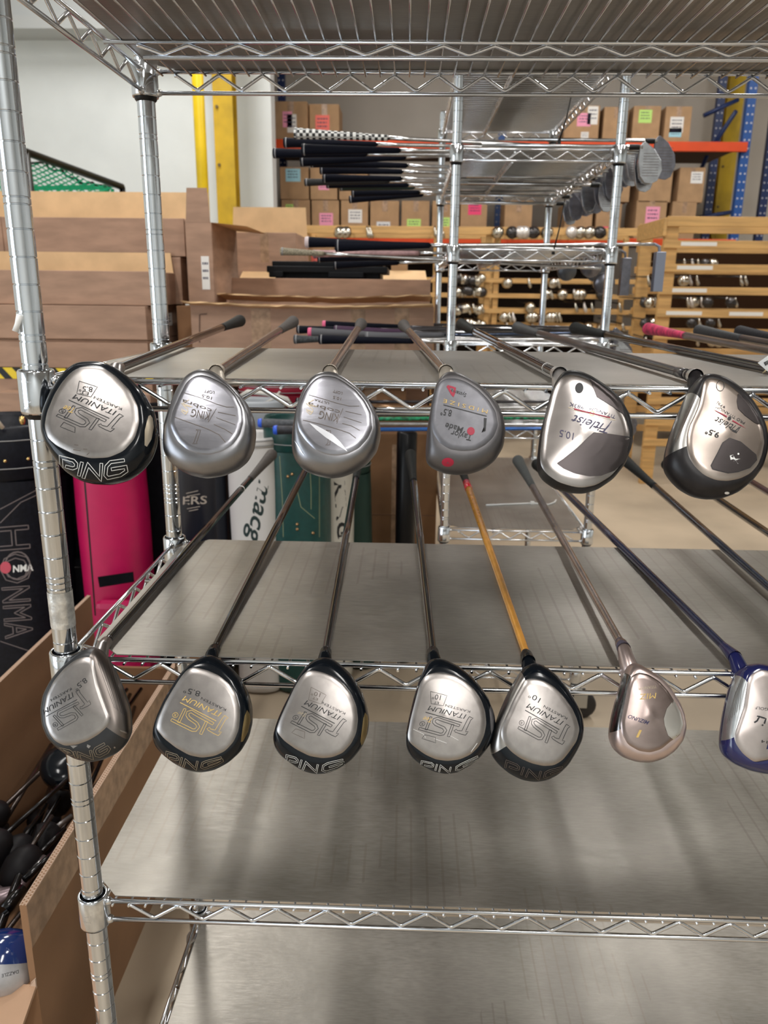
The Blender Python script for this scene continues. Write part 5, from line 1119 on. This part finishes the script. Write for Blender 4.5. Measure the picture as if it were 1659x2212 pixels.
tb = bvh([body]); m = MB(); text_on(m, tb, 'ERS', (395, 1090), (447, 1088), 17, .05, .01)
for a in (([(402, 1066), (428, 1060)]), ([(404, 1072), (432, 1067)]), ([(404, 1099), (432, 1094)]), ([(408, 1104), (428, 1100)])): ribbon(m, tb, a, .002)
if m.f: m.build('bag_lettering', mat('taupe_print', (.42, .36, .30), .6), body)
root, body, cu = bag('narrow black golf bag with white geometric pattern beside the white bag', P(487, 1000, 1.72).x, 1.76, .055, .07, P(487, 900, 1.7).z, blk_cloth)
tb = bvh([body]); m = MB()
for a in ([(478, 1040), (488, 1030), (484, 1060), (476, 1050)], [(478, 1090), (490, 1070), (488, 1120), (480, 1110)], [(476, 1140), (488, 1118), (490, 1150)]): ribbon(m, tb, a, .003, True)
if m.f: m.build('white_pattern', mat('pattern_white', (.55, .55, .52), .6), body)
bag('pale grey golf bag behind the white bag', P(545, 950, 1.9).x, 1.90, .11, .07, P(545, 862, 1.9).z, mat('pale_grey_vinyl', (.42, .45, .48), .5), cuffh=.12)
root, body, cu = bag('white canvas golf bag with black script lettering', P(556, 1050, 1.60).x, 1.58, .085, .08, P(560, 935, 1.6).z, mat('white_canvas', (.62, .60, .58), .6), cuffh=.03)
tb = bvh([body]); m = MB(); text_on(m, tb, 'macg', (560, 1035), (532, 1172), 34, .35, .015); m.build('script_lettering', mat('script_black', (.012, .03, .03), .5), body)
gr_ = mat('dark_green_leather', (.006, .055, .050), .35, 0, 60, .15, bump=.1)
root, body, cu = bag('dark green leather golf bag with stitched cuff', P(648, 1000, 1.62).x, 1.60, .102, .09, P(648, 898, 1.6).z, gr_, cuffh=.10, taper=.95)
tb = bvh([body]); m = MB()
for a in ([(604, 985), (610, 1080), (612, 1160)], [(668, 980), (672, 1060), (672, 1100)], [(690, 990), (690, 1160)], [(640, 1050), (650, 1095), (680, 1120)]): ribbon(m, tb, a, .0022)
if m.f: m.build('stitched_seams', mat('olive_thread', (.22, .25, .14), .6), body)
m = MB()
for x, y in ((622, 1029), (631, 1024), (642, 1132), (642, 1143), (676, 1151)):
    h = hit(tb, x, y)
    if h: MB().lathe([(0, .006), (.004, .005), (.005, 0)], h[0], 10, h[1]).build('rivet', mat('copper_rivet', (.45, .28, .14), .3, 1.), body)
root, body, cu = bag('cream golf bag with black capital letters right of the green bag', P(727, 1000, 1.66).x, 1.66, .058, .07, P(727, 960, 1.66).z, mat('cream_vinyl', (.58, .55, .48), .55), cuffh=.02)
tb = bvh([body]); m = MB(); text_on(m, tb, 'KING', (722, 1040), (730, 1165), 22, 0, .03); m.build('bag_lettering', ink_k, body)
bag('dark green golf bag leaning at the right end of the bags', P(782, 1000, 1.74).x, 1.76, .055, .07, P(782, 960, 1.7).z, mat('deep_green_cloth', (.006, .035, .025), .6), lean=-.03)
rb, _, _ = bag('red golf bag with white trim showing under the upper shelf', P(590, 860, 1.95).x, 2.03, .13, .06, P(590, 832, 1.95).z, mat('dark_red_vinyl', (.30, .008, .03), .4), cuffh=.04)
wt = mat('white_trim', (.72, .70, .64), .5)
MB().tube([P(520, 856, 1.93), P(535, 846, 1.92), P(575, 850, 1.9), P(620, 862, 1.9), P(632, 872, 1.9), P(600, 878, 1.9)], .008, 8).tube([P(560, 875, 1.92), P(590, 862, 1.9), P(605, 846, 1.92)], .004, 8).build('white_trim', wt, rb)
# black tube behind
q = P(878, 1000, 1.80)
r = empty('black_tube', (q.x, 1.8, FLOOR), 'tall black club tube standing in front of the brown carton', 'tube')
MB().lathe([(0, FLOOR+.002), (.034, FLOOR+.002), (.034, P(880, 935, 1.8).z), (.03, P(880, 932, 1.8).z), (0, P(880, 932, 1.8).z)], (q.x, 1.8, 0), 24).build('tube', blackp, r)

# ================================================================== GREEN NET CAGE
YN = 4.3
r = empty('practice_net', P(160, 430, YN), 'green netted golf practice cage with a black tube frame', 'practice net')
A = P(-60, 278, YN-.9); B = P(55, 328, YN-.3); D_ = P(264, 404, YN+.5)
MB().tube([A, B, D_], .022, 10).tube([D_, V((D_.x, D_.y, FLOOR))], .02, 10).tube([B, V((B.x+.03, B.y, FLOOR))], .024, 10).build('frame', blackp, r)
def net_mat():
    m = bpy.data.materials.new('green_net'); m.use_nodes = True; nt = m.node_tree; b = nt.nodes['Principled BSDF']
    tc = nt.nodes.new('ShaderNodeTexCoord'); mp = nt.nodes.new('ShaderNodeMapping'); mp.inputs['Rotation'].default_value = (0, math.radians(45), 0); mp.inputs['Scale'].default_value = (55, 55, 55)
    nt.links.new(tc.outputs['Object'], mp.inputs[0]); s = nt.nodes.new('ShaderNodeSeparateXYZ'); nt.links.new(mp.outputs[0], s.inputs[0])
    outs = []
    for i in (0, 2):
        f = nt.nodes.new('ShaderNodeMath'); f.operation = 'FRACT'; nt.links.new(s.outputs[i], f.inputs[0])
        g = nt.nodes.new('ShaderNodeMath'); g.operation = 'LESS_THAN'; g.inputs[1].default_value = .30; nt.links.new(f.outputs[0], g.inputs[0]); outs.append(g)
    mx = nt.nodes.new('ShaderNodeMath'); mx.operation = 'MAXIMUM'; nt.links.new(outs[0].outputs[0], mx.inputs[0]); nt.links.new(outs[1].outputs[0], mx.inputs[1])
    nt.links.new(mx.outputs[0], b.inputs['Alpha']); b.inputs['Base Color'].default_value = (.0, .42, .20, 1); b.inputs['Roughness'].default_value = .6
    return m
gn = net_mat()
def netsheet(poly, name='net'): MB().slab(poly, (0, 1, 0), .003).build(name, gn, r)
netsheet([P(60, 350, YN-.25), P(110, 355, YN-.1), P(150, 370, YN), P(200, 395, YN+.2), P(245, 405, YN+.4), P(250, 470, YN+.4), P(66, 480, YN-.25)])
netsheet([P(-60, 320, YN-.2), P(60, 420, YN-.2), P(60, 480, YN-.2), P(-60, 480, YN-.2)])
rope = mat('green_band', (.0, .30, .11), .6)
MB().slab([P(66, 402, YN+.5), P(236, 398, YN+.5), P(232, 410, YN+.5), P(66, 411, YN+.5)], (0, 1, 0), .004).slab([P(66, 415, YN+.5), P(130, 420, YN+.5), P(200, 414, YN+.5), P(230, 410, YN+.5), P(200, 417, YN+.5), P(130, 424, YN+.5), P(66, 420, YN+.5)], (0, 1, 0), .004).build('green_band', rope, r)
MB().tube([P(66, 428, YN+.5), P(120, 442, YN+.5), P(150, 452, YN+.5)], .01, 6).tube([P(236, 408, YN+.5), P(200, 430, YN+.5), P(160, 452, YN+.5)], .012, 6).tube([P(243, 408, YN+.45), P(242, 460, YN+.45)], .012, 6).build('diagonal_cords', rope, r)
pts = []
ln = [(58, 352), (75, 352), (98, 350), (104, 362), (116, 369), (135, 368), (141, 378), (152, 384), (165, 386), (170, 394), (182, 397), (200, 394), (205, 399), (222, 401), (238, 404)]
MB().tube([P(x, y, YN-.2+.7*(x-58)/180) for x, y in ln], .008, 6).build('edge_cord', blackp, r)

# ================================================================== PALLET RACK AND BACKGROUND CARTONS
YP = 7.0
bl = mat('rack_blue', (.015, .08, .30), .4); bld = mat('rack_dark_blue', (.012, .03, .12), .4); org = mat('beam_orange', (.75, .075, .012), .35, 0, 5, .1)
pk = empty('pallet_rack', P(590, 600, YP), 'tall blue and orange pallet rack along the back wall', 'pallet rack')
hole = mat('hole_dark', (.55, .55, .6), .5)
def upright(px, Y, m, w=.075, top=None):
    x = P(px, 400, Y).x; tz = top or CEIL-.6
    u = MB().box((x-w/2, Y, FLOOR), (x+w/2, Y+.01, tz)).box((x-w/2, Y+.01, FLOOR), (x-w/2+.006, Y+.06, tz)).box((x+w/2-.006, Y+.01, FLOOR), (x+w/2, Y+.06, tz)).build('upright', m, pk)
    h = MB(); z = FLOOR+.1
    while z < tz: h.lathe([(0, -.002), (.009, -.002), (.009, 0)], (x-.02, Y, z), 6, (0, 1, 0), False).lathe([(0, -.002), (.009, -.002), (.009, 0)], (x+.02, Y, z), 6, (0, 1, 0), False); z += .07
    h.build('slot_holes', hole, u)
    return x
ux0 = upright(585, YP, bl); ux0b = upright(612, YP+1.0, bld)
ux1 = upright(1080, YP+1.0, bl); ux2 = upright(1601, YP, bl); ux2b = upright(1537, YP+1.0, bld); ux3 = upright(1655, YP+.6, bld)
zb1 = P(1000, 303, YP).z; zb1b = P(1000, 325, YP).z; zb2 = P(1000, 512, YP).z; zb2b = P(1000, 530, YP).z
def zline(py, px, Y): return P(px, py, Y).z
def beam(pyt, pyb, Y, xa, xb):
    zt_ = P(1100, pyt, Y).z; zb_ = P(1100, pyb, Y).z
    MB().box((xa, Y-.04, zb_), (xb, Y, zt_)).build('beam', org, pk, .004); return zt_
zt1 = beam(305, 326, YP, ux0, ux2); zt2 = beam(513, 528, YP, ux0, ux2)
beam(322, 334, YP+1.0, ux0, ux2)
MB().box((ux0, YP, zt1-.03), (ux2, YP+1.0, zt1-.006)).build('deck', mat('deck_dark', (.16, .09, .05), .8), pk)
MB().box((ux0, YP, zt2-.03), (ux2, YP+1.0, zt2-.006)).build('deck', mat('deck_dark', (.16, .09, .05), .8), pk)
MB().tube([P(1470, 470, YP+.9), P(1530, 330, YP+.5), P(1590, 240, YP+.2)], .02, 8).tube([P(1520, 250, YP+.5), P(1595, 215, YP+.5)], .02, 8).tube([P(1510, 470, YP+.5), P(1600, 455, YP+.5)], .02, 8).build('cross_brace', bld, pk)
def pbox(label, p0, p1, pt, pb, notes=(), Y=YP+.08, dep=.4, m=card_o, zbase=None, group='sticky-noted cartons on the pallet rack', yaw_=0):
    a = P(p0, pb, Y); b = P(p1, pt, Y)
    z0 = a.z if zbase is None else zbase
    tapes = [(.42, .60, .70, 1, 'f')]
    return carton(label, a.x+.004, b.x-.004, Y, Y+dep, z0, b.z, m=m, notes=notes, group=group, tapes=tapes, t=.01)
zc = zt1+.001
pbox('carton with a pink note under a white one, left end of top rack level', 591, 664, 219, 291, [(pink, .27, .55, .35, .75, 'f'), (white, .40, .68, .22, .68, 'f')], zbase=zc)
pbox('carton with a coral note, second on the top rack level', 668, 733, 225, 291, [(rednote, .2, .68, .28, .72, 'f')], zbase=zc, Y=YP+.16)
pbox('carton with pink and white notes at the right of the top level', 1216, 1298, 228, 300, [(pink, .36, .75, .45, .8, 'f'), (white, .65, .95, .5, .98, 'f'), (white, .5, .72, .12, .3, 'f')], zbase=zc)
pbox('plain carton partly behind the rear rack post, top level', 1300, 1360, 231, 300, [], zbase=zc)
pbox('carton with a green note on the top rack level', 1363, 1430, 229, 300, [(lime, .2, .68, .55, .9, 'f')], zbase=zc)
pbox('carton with a half blue white note at the right end of the top level', 1432, 1497, 230, 300, [(white, .2, .72, .3, .72, 'f'), (blue, .2, .68, .18, .42, 'f')], zbase=zc)
zd = zt2+.001
row = [(608, 670, 432, [(lime, .15, .42, .62, .88, 'f'), (hot, .25, .72, .18, .50, 'f')], 'with a lime note above a hot pink one, lowest row left end'),
       (673, 733, 433, [(pink, .28, .78, .3, .65, 'f')], 'with a tilted pink note in the lowest row'), (736, 796, 433, [(white, .27, .78, .38, .75, 'f')], 'with a cream note in the lowest row'),
       (799, 863, 434, [(mat('plain_white_note', (.72, .74, .74), .6), .22, .7, .02, .42, 'f')], 'with a white note near its base in the lowest row'), (866, 929, 434, [(lime, .2, .7, .18, .5, 'f')], 'with a lime note right of the white noted one'),
       (932, 990, 434, [(lime, .2, .7, .22, .55, 'f')], 'with a lime note behind the rear rack left post'), (993, 1054, 434, [(hot, .28, .78, .62, .95, 'f')], 'with a hot pink note just right of the rear rack left post'),
       (1088, 1152, 434, [], 'without a note right of the blue upright'), (1218, 1283, 440, [], 'without a note below the rear iron heads'), (1285, 1345, 440, [(hot, .3, .8, .05, .35, 'f')], 'with a pink note low beside the right rear post'),
       (1370, 1443, 434, [(pink, .32, .78, .4, .85, 'f')], 'with a large pink note right of the rear rack'), (1447, 1507, 436, [], 'without a note above the pine rack')]
for a, b, t, nts, lab in row: pbox('carton '+lab, a, b, t, 494, nts, zbase=zd)
zr1 = P(640, 431, YP+.08).z+.002
for a, b, t, nts, lab in [(605, 667, 361, [(blue, .2, .72, .55, .95, 'f')], 'with a pale blue note, left end of the middle row'), (670, 729, 362, [(pink, .3, .7, .3, .55, 'f')], 'with a pink note partly hidden by the rear grips'), (732, 795, 362, [], 'hidden mostly by the rear grips in the middle row'),
                          (1290, 1366, 360, [], 'behind the rear right post in the middle row'), (1378, 1456, 362, [], 'plain, in the middle row right of the rear rack'), (1462, 1526, 362, [(white, .45, .92, .55, .88, 'f')], 'with a white note at the right end of the middle row')]:
    pbox('carton '+lab, a, b, t, 431, nts, zbase=zr1)
# ---- pine club racks
def wood_rack(label, x0, x1, y0, y1, zt_, shelves, pw=.045, ph=.085, mid=(), name='wooden_club_rack', sh_=.048):
    r = empty(name, (x0, y0, FLOOR), label, 'club rack')
    for x in [x0]+list(mid)+[x1]:
        for y in (y0, y1): MB().box((x, y, FLOOR), (x+ph, y+pw, zt_-.04)).build('post', wood, r, .003)
    for z in shelves:
        MB().box((x0-.01, y0-.022, z), (x1+ph, y0, z+sh_)).build('slat', wood, r, .002); MB().box((x0-.01, y1+pw, z), (x1+ph, y1+pw+.02, z+sh_)).build('slat', wood, r, .002)
    MB().box((x0, y0-.022, zt_-.06), (x1+ph, y0, zt_)).box((x0, y1+pw, zt_-.06), (x1+ph, y1+pw+.02, zt_)).build('top_rail', wood, r, .002)
    MB().box((x0-.02, y0-.02, zt_-.12), (x0, y1+pw, zt_-.01)).box((x0+.1, y0, zt_-.02), (x1, y0+.06, zt_)).build('end_rail', wood, r, .002)
    return r
YW = 4.6; xw0 = P(1441, 470, YW).x
ztw = P(1500, 468, YW).z
shz = [P(1550, py, YW).z for py in (537, 588, 637, 686)]; step = (shz[0]-shz[3])/3
shz += [shz[3]-step*k for k in range(1, 7)]
wr = wood_rack('pine wood club rack standing at the right, seen end on', xw0, xw0+1.9, YW, 5.15, ztw, [z for z in shz if z > FLOOR+.1])
for k, (z, a, b) in enumerate([(shz[0], 1463, 1540), (shz[1], 1460, 1537), (shz[2], 1455, 1530), (shz[3], 1447, 1525), (shz[3], 1585, 1659)]):
    xa = P(a, 600, YW-.022).x; xb = P(b, 600, YW-.022).x
    lb = MB().slab([(xa, YW-.0225, z+.014), (xb, YW-.0225, z+.014), (xb, YW-.0225, z+.038), (xa, YW-.0225, z+.038)], (0, -1, 0), .001).build('label_strip', white, wr)
YF = 6.0
fx0, fx1 = P(655, 500, YF).x, P(1385, 500, YF).x; ztf = P(1000, 490, YF).z
pm = [P(x, 560, YF).x for x in (940, 1049, 1068)]
fsh = [P(1200, py, YF).z for py in (612, 645, 678, 712, 745)]
fr_ = wood_rack('long pine club rack in front of the pallet rack', fx0, fx1, YF, YF+.5, ztf+.0, fsh, pw=.04, ph=.045, mid=pm, sh_=.036)
# small heads hanging from the racks
hm = [mat('tiny_head_silver', (.62, .58, .50), .22, 1.), mat('tiny_head_dark', (.08, .075, .075), .25, .8), mat('tiny_head_pale', (.75, .70, .66), .35, .6)]
sh_d = shaft_mat('tiny_shaft', (.03, .03, .03), .3, .6)
protos = []
for j in range(3):
    r = empty('golf_club', (0, 0, 0), 'x', 'golf club')
    MB().lathe([(0, -.035), (.026, -.03), (.044, -.012), (.046, .004), (.034, .022), (.014, .034), (0, .036)], (0, 0, -.03), 14, (.3*(j-1), -.8, .4)).build('club_head', hm[j], r)
    MB().tube([(0, 0, 0), (0.02, .5, .0), (.03, .95, .005)], .0055, 6).build('shaft', sh_d, r)
    protos.append(r)
for j in range(2):
    r = empty('golf_club', (0, 0, 0), 'x', 'golf club')
    MB().tube([(0, 0, .01), (0, -.005, -.01), (.012, -.008, -.05), (.02, -.01, -.07)], [.006, .009, .016, .008], 8).build('club_head', hm[0 if j == 0 else 2], r)
    MB().tube([(0, 0, 0), (0, .9, .02)], .005, 6).build('shaft', sh_d, r)
    protos.append(r)
used = set()
def tiny(kind, p, lab, grp, s=1.):
    if kind in used: o = copy_tree(protos[kind])
    else: o = protos[kind]; used.add(kind)
    o.location = p
    for c in o.children: c.location = (0, 0, 0)
    o.scale = (s, s, s); tag(o, lab, 'golf club', grp)
rn = random.Random(3)
lab0 = 'blurred club head resting on the top board of the long pine rack'
for x, k in ((734, 0), (746, 0), (793, 3), (799, 3), (939, 3), (953, 3), (1075, 0), (1107, 1), (1126, 2), (1135, 2), (1153, 1), (1182, 0), (1236, 2), (1254, 0), (1274, 0), (1297, 1), (1397, 4)):
    tiny(k, P(x, 492, YF-.06), lab0, 'club heads along the top of the long pine rack', 1.15)
for ri, py in enumerate((596, 622, 660, 692)):
    for i in range(9):
        tiny(rn.choice((0, 1, 0, 3)), P(988+i*6.5+rn.uniform(-2, 2), py+rn.uniform(-3, 3), YF-.03), 'small club head in the dark bay left of the pine post, '+['top', 'second', 'third', 'bottom'][ri]+' row', 'club heads in the dark bay, row %s' % ['one', 'two', 'three', 'four'][ri], .95)
for ri, (py, xs_) in enumerate([(532, (1095, 1150, 1160, 1205, 1225, 1262, 1280)), (603, (1096, 1142, 1195, 1205, 1290, 1298)), (628, (1180, 1190, 1215, 1240, 1248, 1256, 1300)), (656, (1145, 1243, 1262, 1278, 1338)), (677, (1088, 1100, 1108, 1145, 1152, 1187, 1194, 1201, 1208)), (700, (1095, 1150, 1270, 1300, 1345))]):
    for x in xs_: tiny(rn.choice((0, 1, 3, 4, 0)), P(x, py, YF-.05), 'small blurred club head in the long pine rack, '+['first', 'second', 'third', 'fourth', 'fifth', 'sixth'][ri]+' row down', 'club heads in the long pine rack, row %s' % ['one', 'two', 'three', 'four', 'five', 'six'][ri], 1.0)
for ri, (py, xs_) in enumerate([(562, (1478, 1495, 1508, 1525, 1540)), (598, (1400, 1410, 1420, 1470, 1478, 1490, 1505, 1600, 1610)), (645, (1395, 1405, 1415, 1485, 1492, 1500, 1515, 1530, 1570, 1580, 1588)), (690, (1395, 1412, 1420, 1495, 1510, 1535, 1552)), (730, (1395, 1415, 1505, 1540, 1555))]):
    for x in xs_: tiny(rn.choice((0, 3, 4, 1, 3)), P(x, py, YW+.1+.4*rn.random()), 'club head hanging inside the right pine rack, '+['first', 'second', 'third', 'fourth', 'fifth'][ri]+' row down', 'club heads in the right pine rack, row %s' % ['one', 'two', 'three', 'four', 'five'][ri], .85)
for k, p_ in enumerate(protos):
    if k not in used:
        for c in list(p_.children): bpy.data.objects.remove(c)
        bpy.data.objects.remove(p_)
# dark backing slabs, the shade inside the pine racks put into their colour
carton('dark brown cartons in shadow behind the long pine rack', fx0+.1, fx1-.05, YF+1.2, YF+1.3, FLOOR, zt2-.12, m=mat('shadow_brown', (.012, .008, .006), .95, spec=.05), name='shade_backing')
carton('brown carton behind the right pine rack', xw0+.35, xw0+2.6, 5.9, 6.2, FLOOR+.35, ztw-.15, m=mat('shade_deep_brown', (.035, .017, .009), .95, spec=.05), name='shade_backing')
